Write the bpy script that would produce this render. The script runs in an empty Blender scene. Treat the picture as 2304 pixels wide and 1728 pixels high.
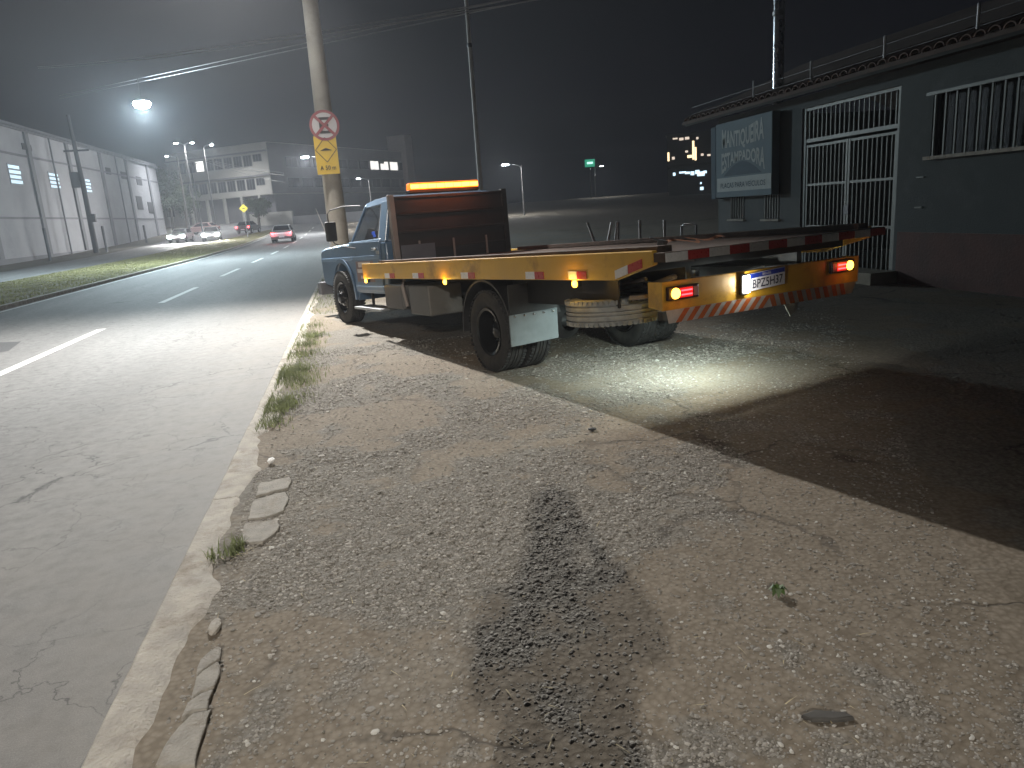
import bpy, bmesh, math, random
import numpy as np
from mathutils import Vector, Matrix, Euler

random.seed(7)
rng = np.random.default_rng(11)
R = math.radians
scene = bpy.context.scene
col = scene.collection

# ------------------------------------------------------------------ camera
F_PX, W_PX, H_PX, CAM_H = 1644.0, 2304.0, 1728.0, 1.5
ROLL, PITCH, YAW = R(4.083), R(13.48), R(-11.364)          # road runs along +Y
cam_d = bpy.data.cameras.new('camera')
cam = bpy.data.objects.new('camera', cam_d)
col.objects.link(cam)
scene.camera = cam
cam_d.sensor_width = 36.0
cam_d.lens = 36.0 * F_PX / W_PX
cam_d.clip_start, cam_d.clip_end = 0.02, 2000.0
cam.location = (0, 0, CAM_H)
cam.rotation_mode = 'XYZ'
cam.matrix_world = (Matrix.Translation((0, 0, CAM_H)) @ Matrix.Rotation(YAW, 4, 'Z')
                    @ Matrix.Rotation(R(90) - PITCH, 4, 'X') @ Matrix.Rotation(-ROLL, 4, 'Z'))

# ------------------------------------------------------------------ night sky, faint moonlight, exposure
world = bpy.data.worlds.new('World')
scene.world = world
world.use_nodes = True
wn = world.node_tree
bg = wn.nodes['Background']
sky = wn.nodes.new('ShaderNodeTexSky')
sky.sky_type = 'NISHITA'
sky.sun_disc = False
sky.sun_elevation = R(-6)
sky.sun_rotation = R(150)
glow = wn.nodes.new('ShaderNodeMixRGB')
glow.blend_type = 'ADD'
glow.inputs[0].default_value = 1.0
glow.inputs[2].default_value = (0.035, 0.035, 0.055, 1)      # city light on the night sky
wn.links.new(sky.outputs[0], glow.inputs[1])
wn.links.new(glow.outputs[0], bg.inputs[0])
bg.inputs[1].default_value = 0.07
moon_d = bpy.data.lights.new('moon', 'SUN')
moon_d.energy = 0.01
moon_d.angle = R(0.5)
moon_d.color = (0.8, 0.88, 1.0)
moon = bpy.data.objects.new('moon', moon_d)
moon.rotation_euler = (R(40), 0, R(150))
col.objects.link(moon)
scene.view_settings.view_transform = 'Standard'
scene.view_settings.look = 'None'
scene.view_settings.gamma = 1.0
scene.view_settings.exposure = 0.0
scene.render.engine = 'CYCLES'
cy = scene.cycles
cy.use_denoising = True
cy.use_adaptive_sampling = True
cy.adaptive_threshold = 0.03
cy.max_bounces = 4
cy.diffuse_bounces = 2
cy.glossy_bounces = 3
cy.transmission_bounces = 4
cy.volume_bounces = 0
cy.sample_clamp_indirect = 4.0
cy.caustics_reflective = False
cy.caustics_refractive = False

HAZE = 0.0013  # density of the haze added for lamp glow
# street light powers (watts)
POW_C, POW_B, POW_A = 11800.0, 13500.0, 8500.0


# ------------------------------------------------------------------ photo pixel -> ray
def ray(px, py):
    x, y = px - W_PX / 2, py - H_PX / 2
    rr = x * math.cos(ROLL) - y * math.sin(ROLL)
    dd = x * math.sin(ROLL) + y * math.cos(ROLL)
    fw = F_PX * math.cos(PITCH) - dd * math.sin(PITCH)
    up = -F_PX * math.sin(PITCH) - dd * math.cos(PITCH)
    c, s = math.cos(YAW), math.sin(YAW)
    return Vector((c * rr - s * fw, s * rr + c * fw, up))


def at_dist(px, py, d):
    v = ray(px, py)
    return Vector((0, 0, CAM_H)) + v * (d / math.hypot(v.x, v.y))


def at_y(px, py, Y):
    v = ray(px, py)
    return Vector((0, 0, CAM_H)) + v * (Y / v.y)


def at_z(px, py, z=0.0):
    v = ray(px, py)
    return Vector((0, 0, CAM_H)) + v * ((z - CAM_H) / v.z)


def terr(Y):
    t = min(max(Y - 42.0, 0.0), 90.0)
    return 0.0003 * t * t


# ------------------------------------------------------------------ materials
MATS = {}


def newmat(name):
    m = bpy.data.materials.new(name)
    m.use_nodes = True
    nt = m.node_tree
    return m, nt, nt.nodes['Principled BSDF'], nt.nodes, nt.links


def ramp(nodes, pts):
    r = nodes.new('ShaderNodeValToRGB')
    e = r.color_ramp.elements
    while len(e) < len(pts):
        e.new(0.5)
    for el, (p, c) in zip(e, pts):
        el.position = p
        el.color = c if len(c) == 4 else (*c, 1)
    return r


def mat(name, color, rough=0.6, metal=0.0, var=0.12, scale=6.0, bump=0.0, bscale=60.0, coat=0.0, wear=None, wear_amt=0.5, wear_scale=3.0):
    """plain procedural surface: noise-varied colour, roughness and fine relief, optional worn patches"""
    if name in MATS:
        return MATS[name]
    m, nt, b, N, L = newmat(name)
    tc = N.new('ShaderNodeTexCoord')
    n1 = N.new('ShaderNodeTexNoise')
    n1.inputs['Scale'].default_value = scale
    n1.inputs['Detail'].default_value = 6
    L.new(tc.outputs['Object'], n1.inputs['Vector'])
    lo = tuple(max(0, c * (1 - var)) for c in color)
    hi = tuple(min(1, c * (1 + var)) for c in color)
    r = ramp(N, [(0.3, lo), (0.7, hi)])
    L.new(n1.outputs[0], r.inputs[0])
    out = r.outputs[0]
    if wear:
        n2 = N.new('ShaderNodeTexNoise')
        n2.inputs['Scale'].default_value = wear_scale
        n2.inputs['Detail'].default_value = 9
        n2.inputs['Roughness'].default_value = 0.7
        L.new(tc.outputs['Object'], n2.inputs['Vector'])
        rr = ramp(N, [(0.52, (0, 0, 0)), (0.68, (wear_amt,) * 3)])
        L.new(n2.outputs[0], rr.inputs[0])
        mx = N.new('ShaderNodeMixRGB')
        mx.inputs[2].default_value = (*wear, 1)
        L.new(rr.outputs[0], mx.inputs[0])
        L.new(out, mx.inputs[1])
        out = mx.outputs[0]
    L.new(out, b.inputs['Base Color'])
    rm = N.new('ShaderNodeMapRange')
    rm.inputs[3].default_value = max(0.03, rough - 0.1)
    rm.inputs[4].default_value = min(1, rough + 0.1)
    L.new(n1.outputs[0], rm.inputs[0])
    L.new(rm.outputs[0], b.inputs['Roughness'])
    b.inputs['Metallic'].default_value = metal
    if coat:
        b.inputs['Coat Weight'].default_value = coat
        b.inputs['Coat Roughness'].default_value = 0.15
    if bump:
        nb = N.new('ShaderNodeTexNoise')
        nb.inputs['Scale'].default_value = bscale
        nb.inputs['Detail'].default_value = 5
        L.new(tc.outputs['Object'], nb.inputs['Vector'])
        bp = N.new('ShaderNodeBump')
        bp.inputs['Strength'].default_value = bump
        bp.inputs['Distance'].default_value = 0.02
        L.new(nb.outputs[0], bp.inputs['Height'])
        L.new(bp.outputs[0], b.inputs['Normal'])
    MATS[name] = m
    return m


def emit(name, color, strength, base=(0.5, 0.5, 0.5)):
    if name in MATS:
        return MATS[name]
    m, nt, b, N, L = newmat(name)
    b.inputs['Base Color'].default_value = (*base, 1)
    b.inputs['Roughness'].default_value = 0.3
    b.inputs['Emission Color'].default_value = (*color, 1)
    b.inputs['Emission Strength'].default_value = strength
    MATS[name] = m
    return m


def glassmat(name, color=(0.02, 0.022, 0.026), rough=0.05):
    if name in MATS:
        return MATS[name]
    m, nt, b, N, L = newmat(name)
    b.inputs['Base Color'].default_value = (*color, 1)
    b.inputs['Roughness'].default_value = rough
    b.inputs['Specular IOR Level'].default_value = 0.6
    b.inputs['Alpha'].default_value = 0.72
    MATS[name] = m
    return m


# ------------------------------------------------------------------ objects and mesh building
def link(o, parent=None):
    col.objects.link(o)
    if parent is not None:
        o.parent = parent
    return o


def tag(o, label=None, cat=None, group=None, kind=None):
    if label:
        o['label'] = label
    if cat:
        o['category'] = cat
    if group:
        o['group'] = group
    if kind:
        o['kind'] = kind
    return o


def thing(name, label, cat, loc=(0, 0, 0), rotz=0.0, group=None):
    o = bpy.data.objects.new(name, None)
    o.empty_display_size = 0.3
    o.location = loc
    o.rotation_euler = (0, 0, rotz)
    link(o)
    return tag(o, label, cat, group)


class MB:
    """collects shapes; build() links them as one mesh object"""

    def __init__(self):
        self.v, self.f = [], []

    def add(self, vs, fs):
        n = len(self.v)
        self.v += [tuple(p) for p in vs]
        self.f += [tuple(i + n for i in q) for q in fs]
        return self

    def box(self, c, s, rot=None):
        hx, hy, hz = s[0] / 2, s[1] / 2, s[2] / 2
        vs = [Vector((x, y, z)) for x in (-hx, hx) for y in (-hy, hy) for z in (-hz, hz)]
        if rot:
            e = Euler(rot).to_matrix()
            vs = [e @ p for p in vs]
        vs = [p + Vector(c) for p in vs]
        return self.add(vs, [(0, 1, 3, 2), (4, 6, 7, 5), (0, 4, 5, 1), (2, 3, 7, 6), (0, 2, 6, 4), (1, 5, 7, 3)])

    def bx(self, x0, x1, y0, y1, z0, z1):
        return self.box(((x0 + x1) / 2, (y0 + y1) / 2, (z0 + z1) / 2), (abs(x1 - x0), abs(y1 - y0), abs(z1 - z0)))

    def tube(self, pts, r, n=8, caps=True):
        pts = [Vector(p) for p in pts]
        rs = r if isinstance(r, (list, tuple)) else [r] * len(pts)
        base = len(self.v)
        for i, p in enumerate(pts):
            d = (pts[min(i + 1, len(pts) - 1)] - pts[max(i - 1, 0)]).normalized()
            a = d.orthogonal().normalized() if abs(d.z) > 0.9 else d.cross(Vector((0, 0, 1))).normalized()
            b = d.cross(a).normalized()
            for k in range(n):
                t = 2 * math.pi * k / n
                self.v.append(tuple(p + (a * math.cos(t) + b * math.sin(t)) * rs[i]))
        for i in range(len(pts) - 1):
            for k in range(n):
                k2 = (k + 1) % n
                self.f.append((base + i * n + k, base + i * n + k2, base + (i + 1) * n + k2, base + (i + 1) * n + k))
        if caps:
            self.f.append(tuple(base + k for k in range(n))[::-1])
            self.f.append(tuple(base + (len(pts) - 1) * n + k for k in range(n)))
        return self

    def lathe(self, prof, n=32, axis='X', c=(0, 0, 0), closed=False):
        """prof: (along axis, radius)"""
        base = len(self.v)
        m = len(prof)
        for (a, r) in prof:
            for k in range(n):
                t = 2 * math.pi * k / n
                u, w = r * math.cos(t), r * math.sin(t)
                p = {'X': (a, u, w), 'Y': (u, a, w), 'Z': (u, w, a)}[axis]
                self.v.append((p[0] + c[0], p[1] + c[1], p[2] + c[2]))
        for i in range(m if closed else m - 1):
            j = (i + 1) % m
            for k in range(n):
                k2 = (k + 1) % n
                self.f.append((base + i * n + k, base + j * n + k, base + j * n + k2, base + i * n + k2))
        return self

    def prism(self, poly, a0, a1, axis='X'):
        """extrude a 2-D outline; axis X: poly is (y,z); Y: (x,z); Z: (x,y)"""
        def P(u, w, a):
            return {'X': (a, u, w), 'Y': (u, a, w), 'Z': (u, w, a)}[axis]
        n = len(poly)
        vs = [P(u, w, a0) for u, w in poly] + [P(u, w, a1) for u, w in poly]
        fs = [tuple(range(n)), tuple(range(2 * n - 1, n - 1, -1))]
        fs += [(i, i + n, (i + 1) % n + n, (i + 1) % n) for i in range(n)]
        return self.add(vs, fs)

    def quad(self, a, b, c, d):
        return self.add([a, b, c, d], [(0, 1, 2, 3)])

    def build(self, name, m, parent=None, smooth=False, bevel=0.0, xf=None, auto=True):
        me = bpy.data.meshes.new(name)
        vs = self.v if xf is None else [tuple(xf @ Vector(p)) for p in self.v]
        me.from_pydata(vs, [], self.f)
        bm = bmesh.new()
        bm.from_mesh(me)
        if auto:
            bmesh.ops.recalc_face_normals(bm, faces=bm.faces)
        bm.to_mesh(me)
        bm.free()
        if m:
            me.materials.append(m)
        if smooth:
            me.polygons.foreach_set('use_smooth', [True] * len(me.polygons))
            try:
                me.set_sharp_from_angle(angle=R(38))
            except Exception:
                pass
        o = bpy.data.objects.new(name, me)
        link(o, parent)
        if bevel:
            bv = o.modifiers.new('bevel', 'BEVEL')
            bv.width = bevel
            bv.segments = 2
            bv.limit_method = 'ANGLE'
            bv.angle_limit = R(40)
            bv.harden_normals = False
        return o


def B():
    return MB()


def copy_tree(o, parent=None):
    c = o.copy()
    col.objects.link(c)
    c.parent = parent
    for ch in list(o.children):
        copy_tree(ch, c)
    return c


def text_mesh(s, size=1.0, bold=0.0, spacing=1.0):
    cu = bpy.data.curves.new('text', 'FONT')
    cu.body = s
    cu.size = size
    cu.offset = bold
    cu.space_character = spacing
    cu.align_x, cu.align_y = 'LEFT', 'BOTTOM_BASELINE'
    cu.resolution_u = 3
    ob = bpy.data.objects.new('text', cu)
    col.objects.link(ob)
    dg = bpy.context.evaluated_depsgraph_get()
    me = bpy.data.meshes.new_from_object(ob.evaluated_get(dg))
    bpy.data.objects.remove(ob)
    bpy.data.curves.remove(cu)
    vs = np.array([v.co[:] for v in me.vertices])
    fs = [tuple(p.vertices) for p in me.polygons]
    bpy.data.meshes.remove(me)
    vs[:, 0] -= vs[:, 0].min()
    vs[:, 1] -= vs[:, 1].min()
    return vs, fs


def lettering(s, w, h, place, m, parent, bold=0.0, warp=None, name='lettering'):
    """flat print: text scaled to w x h; place(u, v) -> 3-D point; warp(u in 0..1, v in 0..1) -> v"""
    vs, fs = text_mesh(s, 1.0, bold)
    vs[:, 0] /= vs[:, 0].max()
    vs[:, 1] /= vs[:, 1].max()
    pts = []
    for u, v, _ in vs:
        vv = warp(u, v) if warp else v * h
        pts.append(place(u * w, vv))
    me = bpy.data.meshes.new(name)
    me.from_pydata([tuple(p) for p in pts], [], fs)
    me.materials.append(m)
    return link(bpy.data.objects.new(name, me), parent)


# numpy value noise
def _hash(ix, iy, seed):
    h = (ix.astype(np.int64) * 374761393 + iy.astype(np.int64) * 668265263 + seed * 1442695041) & 0xffffffff
    h = ((h ^ (h >> 13)) * 1274126177) & 0xffffffff
    return ((h ^ (h >> 16)) & 0xffff) / 65535.0


def vnoise(x, y, seed=0):
    ix, iy = np.floor(x), np.floor(y)
    fx, fy = x - ix, y - iy
    fx, fy = fx * fx * (3 - 2 * fx), fy * fy * (3 - 2 * fy)
    a, b = _hash(ix, iy, seed), _hash(ix + 1, iy, seed)
    c, d = _hash(ix, iy + 1, seed), _hash(ix + 1, iy + 1, seed)
    return (a + (b - a) * fx) * (1 - fy) + (c + (d - c) * fx) * fy


def fbm(x, y, seed=0, oct=4):
    t, amp, s = 0, 0.5, 0
    for i in range(oct):
        t = t + amp * vnoise(x * 2 ** i, y * 2 ** i, seed + i)
        s += amp
        amp *= 0.5
    return t / s


# ================================================================== SETTING
def ground_material():
    m, nt, b, N, L = newmat('dirt and worn paving')
    geo = N.new('ShaderNodeNewGeometry')

    def noise(scale, detail=6, rough=0.6, dist=0.0):
        n = N.new('ShaderNodeTexNoise')
        n.inputs['Scale'].default_value = scale
        n.inputs['Detail'].default_value = detail
        n.inputs['Roughness'].default_value = rough
        n.inputs['Distortion'].default_value = dist
        L.new(geo.outputs['Position'], n.inputs['Vector'])
        return n

    def mix(fac, a, c, mode='MIX'):
        x = N.new('ShaderNodeMixRGB')
        x.blend_type = mode
        for i, s in ((0, fac), (1, a), (2, c)):
            if isinstance(s, (int, float)):
                x.inputs[i].default_value = s
            elif isinstance(s, tuple):
                x.inputs[i].default_value = (*s, 1)
            else:
                L.new(s, x.inputs[i])
        return x.outputs[0]
    big = N.new('ShaderNodeAttribute')
    big.attribute_name = 'grit'
    bn = noise(14, 6, 0.7)
    ba = N.new('ShaderNodeMath')
    ba.operation = 'MULTIPLY_ADD'
    ba.inputs[1].default_value = 0.9
    L.new(bn.outputs[0], ba.inputs[0])
    L.new(big.outputs['Fac'], ba.inputs[2])
    rb = ramp(N, [(0.55, (1, 1, 1)), (0.95, (0, 0, 0))])
    L.new(ba.outputs[0], rb.inputs[0])
    grit = noise(42, 8, 0.75)
    rg = ramp(N, [(0.30, (0.12, 0.110, 0.095)), (0.5, (0.195, 0.18, 0.155)), (0.72, (0.27, 0.25, 0.22))])
    L.new(grit.outputs[0], rg.inputs[0])
    sand = noise(7, 8, 0.7)
    rs = ramp(N, [(0.3, (0.175, 0.146, 0.111)), (0.7, (0.24, 0.204, 0.16))])
    L.new(sand.outputs[0], rs.inputs[0])
    c = mix(rb.outputs[0], rg.outputs[0], rs.outputs[0])
    # smooth paler cement skin left from the old pavement
    skin = noise(0.55, 5, 0.55, 0.8)
    rk = ramp(N, [(0.55, (0, 0, 0)), (0.63, (0.75, 0.75, 0.75))])
    L.new(skin.outputs[0], rk.inputs[0])
    c = mix(rk.outputs[0], c, (0.235, 0.208, 0.17))
    # dark pits between grains
    vo = N.new('ShaderNodeTexVoronoi')
    vo.inputs['Scale'].default_value = 42
    L.new(geo.outputs['Position'], vo.inputs['Vector'])
    rv = ramp(N, [(0.25, (1, 1, 1)), (0.75, (0.66, 0.64, 0.61))])
    L.new(vo.outputs['Distance'], rv.inputs[0])
    c = mix(0.8, c, rv.outputs[0], 'MULTIPLY')
    # long irregular cracks of the broken paving
    warp = noise(1.3, 5, 0.6)
    wv = N.new('ShaderNodeVectorMath')
    wv.operation = 'MULTIPLY_ADD'
    L.new(warp.outputs['Color'], wv.inputs[0])
    wv.inputs[1].default_value = (0.9, 0.9, 0)
    L.new(geo.outputs['Position'], wv.inputs[2])
    ck = N.new('ShaderNodeTexVoronoi')
    ck.feature = 'DISTANCE_TO_EDGE'
    ck.inputs['Scale'].default_value = 0.75
    L.new(wv.outputs[0], ck.inputs['Vector'])
    rc = ramp(N, [(0.0, (1, 1, 1)), (0.016, (0, 0, 0))])
    L.new(ck.outputs[0], rc.inputs[0])
    cm = noise(0.8, 3)
    rcm = ramp(N, [(0.44, (0, 0, 0)), (0.56, (0.8, 0.8, 0.8))])
    L.new(cm.outputs[0], rcm.inputs[0])
    cf = mix(1.0, rc.outputs[0], rcm.outputs[0], 'MULTIPLY')
    c = mix(cf, c, (0.05, 0.042, 0.034))
    L.new(c, b.inputs['Base Color'])
    b.inputs['Roughness'].default_value = 0.93
    b.inputs['Specular IOR Level'].default_value = 0.25
    hgt = mix(0.5, grit.outputs[0], vo.outputs['Distance'])
    hs = mix(cf, hgt, (0, 0, 0))
    bp = N.new('ShaderNodeBump')
    bs = N.new('ShaderNodeMapRange')
    bs.inputs[1].default_value, bs.inputs[2].default_value = 1.0, 0.0
    bs.inputs[3].default_value, bs.inputs[4].default_value = 0.45, 1.0
    L.new(rb.outputs[0], bs.inputs[0])
    L.new(bs.outputs[0], bp.inputs['Strength'])
    bp.inputs['Distance'].default_value = 0.012
    L.new(hs, bp.inputs['Height'])
    L.new(bp.outputs[0], b.inputs['Normal'])
    return m


def road_material():
    m, nt, b, N, L = newmat('worn asphalt')
    geo = N.new('ShaderNodeNewGeometry')

    def noise(scale, detail=6, rough=0.6, vec=None):
        n = N.new('ShaderNodeTexNoise')
        n.inputs['Scale'].default_value = scale
        n.inputs['Detail'].default_value = detail
        n.inputs['Roughness'].default_value = rough
        L.new(vec or geo.outputs['Position'], n.inputs['Vector'])
        return n
    mp = N.new('ShaderNodeMapping')
    mp.inputs['Scale'].default_value = (1.0, 0.07, 1.0)
    L.new(geo.outputs['Position'], mp.inputs[0])
    tracks = noise(1.1, 4, 0.5, mp.outputs[0])
    r0 = ramp(N, [(0.3, (0.15, 0.149, 0.147)), (0.7, (0.20, 0.198, 0.193))])
    L.new(tracks.outputs[0], r0.inputs[0])
    g = noise(160, 4, 0.8)
    r1 = ramp(N, [(0.3, (0.62, 0.62, 0.62)), (0.55, (1, 1, 1)), (0.78, (1.6, 1.58, 1.54))])
    L.new(g.outputs[0], r1.inputs[0])
    g2 = noise(9, 8, 0.75)
    r2 = ramp(N, [(0.32, (0.66, 0.66, 0.66)), (0.5, (1, 1, 1)), (0.7, (1.22, 1.21, 1.19))])
    L.new(g2.outputs[0], r2.inputs[0])
    mx = N.new('ShaderNodeMixRGB')
    mx.blend_type = 'MULTIPLY'
    mx.inputs[0].default_value = 1
    L.new(r0.outputs[0], mx.inputs[1])
    L.new(r1.outputs[0], mx.inputs[2])
    mx2 = N.new('ShaderNodeMixRGB')
    mx2.blend_type = 'MULTIPLY'
    mx2.inputs[0].default_value = 1
    L.new(mx.outputs[0], mx2.inputs[1])
    L.new(r2.outputs[0], mx2.inputs[2])
    mx = mx2
    # dust washed towards the kerb
    sep = N.new('ShaderNodeSeparateXYZ')
    L.new(geo.outputs['Position'], sep.inputs[0])
    mr = N.new('ShaderNodeMapRange')
    mr.inputs[1].default_value = -3.2
    mr.inputs[2].default_value = -0.95
    L.new(sep.outputs[0], mr.inputs[0])
    dn = noise(2.2, 6, 0.65)
    dm = N.new('ShaderNodeMath')
    dm.operation = 'MULTIPLY'
    L.new(mr.outputs[0], dm.inputs[0])
    L.new(dn.outputs[0], dm.inputs[1])
    dust = N.new('ShaderNodeMixRGB')
    dust.inputs[2].default_value = (0.20, 0.18, 0.155, 1)
    L.new(dm.outputs[0], dust.inputs[0])
    L.new(mx.outputs[0], dust.inputs[1])
    # alligator cracks
    wn_ = noise(2.5, 5)
    wv = N.new('ShaderNodeVectorMath')
    wv.operation = 'MULTIPLY_ADD'
    L.new(wn_.outputs['Color'], wv.inputs[0])
    wv.inputs[1].default_value = (0.55, 0.55, 0)
    L.new(geo.outputs['Position'], wv.inputs[2])
    ck = N.new('ShaderNodeTexVoronoi')
    ck.feature = 'DISTANCE_TO_EDGE'
    ck.inputs['Scale'].default_value = 1.7
    L.new(wv.outputs[0], ck.inputs['Vector'])
    rc = ramp(N, [(0.0, (1, 1, 1)), (0.010, (0, 0, 0))])
    L.new(ck.outputs[0], rc.inputs[0])
    cmn = noise(0.45, 5)
    rcm = ramp(N, [(0.40, (0, 0, 0)), (0.58, (0.9, 0.9, 0.9))])
    L.new(cmn.outputs[0], rcm.inputs[0])
    cf = N.new('ShaderNodeMixRGB')
    cf.blend_type = 'MULTIPLY'
    cf.inputs[0].default_value = 1
    L.new(rc.outputs[0], cf.inputs[1])
    L.new(rcm.outputs[0], cf.inputs[2])
    fin = N.new('ShaderNodeMixRGB')
    fin.inputs[2].default_value = (0.035, 0.034, 0.033, 1)
    L.new(cf.outputs[0], fin.inputs[0])
    L.new(dust.outputs[0], fin.inputs[1])
    L.new(fin.outputs[0], b.inputs['Base Color'])
    b.inputs['Roughness'].default_value = 0.78
    b.inputs['Specular IOR Level'].default_value = 0.35
    bp = N.new('ShaderNodeBump')
    bp.inputs['Strength'].default_value = 0.35
    bp.inputs['Distance'].default_value = 0.006
    L.new(g.outputs[0], bp.inputs['Height'])
    L.new(bp.outputs[0], b.inputs['Normal'])
    return m


M_GROUND = ground_material()
M_ROAD = road_material()
M_CONC = mat('old concrete', (0.36, 0.33, 0.285), 0.88, var=0.22, scale=9, bump=0.6, bscale=70, wear=(0.19, 0.155, 0.115), wear_amt=0.85, wear_scale=4)
M_PAINT = mat('worn road paint', (0.55, 0.55, 0.53), 0.7, var=0.1, scale=30, wear=(0.22, 0.22, 0.21), wear_amt=0.6, wear_scale=14)
M_TURF = mat('turf soil', (0.14, 0.125, 0.055), 0.95, var=0.4, scale=1.4, bump=0.6, bscale=30, wear=(0.12, 0.09, 0.055), wear_amt=0.8, wear_scale=0.7)


def strip(name, x0, x1, ys, z, m, kind='structure', xf=None, parent=None):
    """sheet along the road, following the rise of the land; x0/x1 may be functions of Y"""
    mb = B()
    pts = []
    for Y in ys:
        a = x0(Y) if callable(x0) else x0
        c = x1(Y) if callable(x1) else x1
        pts += [(a, Y, z + terr(Y)), (c, Y, z + terr(Y))]
    mb.add(pts, [(2 * i, 2 * i + 1, 2 * i + 3, 2 * i + 2) for i in range(len(ys) - 1)])
    o = mb.build(name, m, parent, smooth=True)
    if kind:
        o['kind'] = kind
    return o


YS = list(np.arange(-40, 44, 6.0)) + list(np.arange(44, 140, 4.0)) + [160, 200, 260]
strip('ground', -160, 160, YS, -0.16, mat('far dark earth', (0.10, 0.085, 0.06), 0.95, var=0.3, scale=0.5))
ROAD_Z = -0.10
strip('road', -8.75, -0.9, YS, ROAD_Z, M_ROAD)
strip('far_carriageway', -20.6, lambda Y: -14.3 if Y < 70 else -14.3 + min((Y - 70) * 0.14, 5.2), YS, ROAD_Z, M_ROAD)
med = lambda Y: -14.3 if Y < 70 else -14.3 + min((Y - 70) * 0.14, 5.2)
strip('grass_median', med, -8.9, [y for y in YS if y < 118], 0.0, M_TURF)
kb = B()
for i in range(len(YS) - 1):
    if YS[i] > 110:
        break
    a, c = YS[i], YS[i + 1]
    za, zc = terr(a), terr(c)
    kb.add([(-8.90, a, -.1 + za), (-8.75, a, -.1 + za), (-8.75, a, .01 + za), (-8.90, a, .01 + za),
            (-8.90, c, -.1 + zc), (-8.75, c, -.1 + zc), (-8.75, c, .01 + zc), (-8.90, c, .01 + zc)],
           [(0, 1, 5, 4), (1, 2, 6, 5), (2, 3, 7, 6), (3, 0, 4, 7)])
kb.build('median_kerb', M_CONC)['kind'] = 'structure'
strip('verge', -160, -20.6, YS, -0.05, mat('verge soil', (0.075, 0.066, 0.045), 0.95, var=0.35, scale=1.0, bump=0.4, bscale=20))

# road paint
for i, y0 in enumerate(np.arange(-15.7, 104, 8.6)):
    y1 = y0 + 4.25
    o = strip('lane_dash', -4.65, -4.49, [y0, (y0 + y1) / 2, y1], ROAD_Z + 0.004, M_PAINT)
strip('edge_line', -8.66, -8.54, [y for y in YS if y < 110], ROAD_Z + 0.004, M_PAINT)
# darker repair patch by the lane line
mb = B()
mb.add([(-6.1, 12.2, ROAD_Z + .004), (-5.35, 12.5, ROAD_Z + .004), (-5.6, 13.6, ROAD_Z + .004), (-6.6, 14.0, ROAD_Z + .004), (-7.0, 12.8, ROAD_Z + .004)], [(0, 1, 2, 3, 4)])
mb.build('asphalt_patch', mat('tar patch', (0.07, 0.07, 0.072), 0.8, var=0.2, scale=30, bump=0.3, bscale=120))['kind'] = 'structure'


# kerb: cast lengths with worn inner edge half buried in dirt
kerb = thing('kerb', 'long pale worn concrete kerb between the road and the dirt sidewalk', 'kerb', (0, 0, 0))
kerb['kind'] = 'structure'
y = -9.0
while y < 44:
    ln = 2.2
    n = 60 if y < 12 else 8
    vs, fs = [], []
    for k in range(n + 1):
        yy = y + 0.006 + (ln - 0.012) * k / n
        wob = 0.20 * (fbm(np.array([yy * 1.3]), np.array([3.0]), 5, 5)[0] - 0.5) + 0.05 * (vnoise(np.array([yy * 9]), np.array([1.0]), 9)[0] - .5)
        xr = -0.74 + wob
        e = 0.008 * (vnoise(np.array([yy * 7]), np.array([8.0]), 3)[0] - .5)
        zt = 0.006 + 0.006 * (vnoise(np.array([yy * 3]), np.array([5.0]), 4)[0] - .5)
        vs += [(-0.955 + e, yy, -0.12), (-0.955 + e, yy, zt - 0.018), (-0.94 + e, yy, zt), (xr - 0.05, yy, zt), (xr, yy, zt - 0.03)]
    for k in range(n):
        for j in range(4):
            fs.append((k * 5 + j, k * 5 + j + 1, k * 5 + j + 6, k * 5 + j + 5))
    fs += [(0, 1, 2, 3, 4), tuple(n * 5 + j for j in (4, 3, 2, 1, 0))]
    B().add(vs, fs).build('kerb_stone', M_CONC, kerb, smooth=True)
    y += ln


# sidewalk: fine relief near the lens, coarser further off
def gritmask(x, y):
    return np.clip((0.65 * fbm(x * 0.9 + 4, y * 0.9, 33, 5) + 0.35 * fbm(x * 3.1, y * 3.1, 71, 4) - 0.45) * 9, 0, 1)


def relief(x, y):
    big = 0.030 * (fbm(x * 0.7, y * 0.7, 21, 4) - 0.5)
    mask = gritmask(x, y)
    fine = 0.014 * (fbm(x * 22, y * 22, 41, 3) - 0.5) * (0.15 + 0.85 * mask)
    chips = 0.007 * np.clip(vnoise(x * 48, y * 48, 57) - 0.55, 0, 1) * mask * 2
    edge = np.clip((x + 0.80) / 0.25, 0, 1)
    return (big + fine + chips) * (0.35 + 0.65 * edge) - 0.004


def grid_patch(x0, x1, y0, y1, st):
    nx, ny = int((x1 - x0) / st) + 1, int((y1 - y0) / st) + 1
    xs, ys = np.linspace(x0, x1, nx), np.linspace(y0, y1, ny)
    X, Y = np.meshgrid(xs, ys)
    Z = relief(X, Y)
    V = np.stack([X.ravel(), Y.ravel(), Z.ravel()], 1)
    i = np.arange(nx * ny).reshape(ny, nx)
    Q = np.stack([i[:-1, :-1].ravel(), i[:-1, 1:].ravel(), i[1:, 1:].ravel(), i[1:, :-1].ravel()], 1)
    return V, Q


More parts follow.
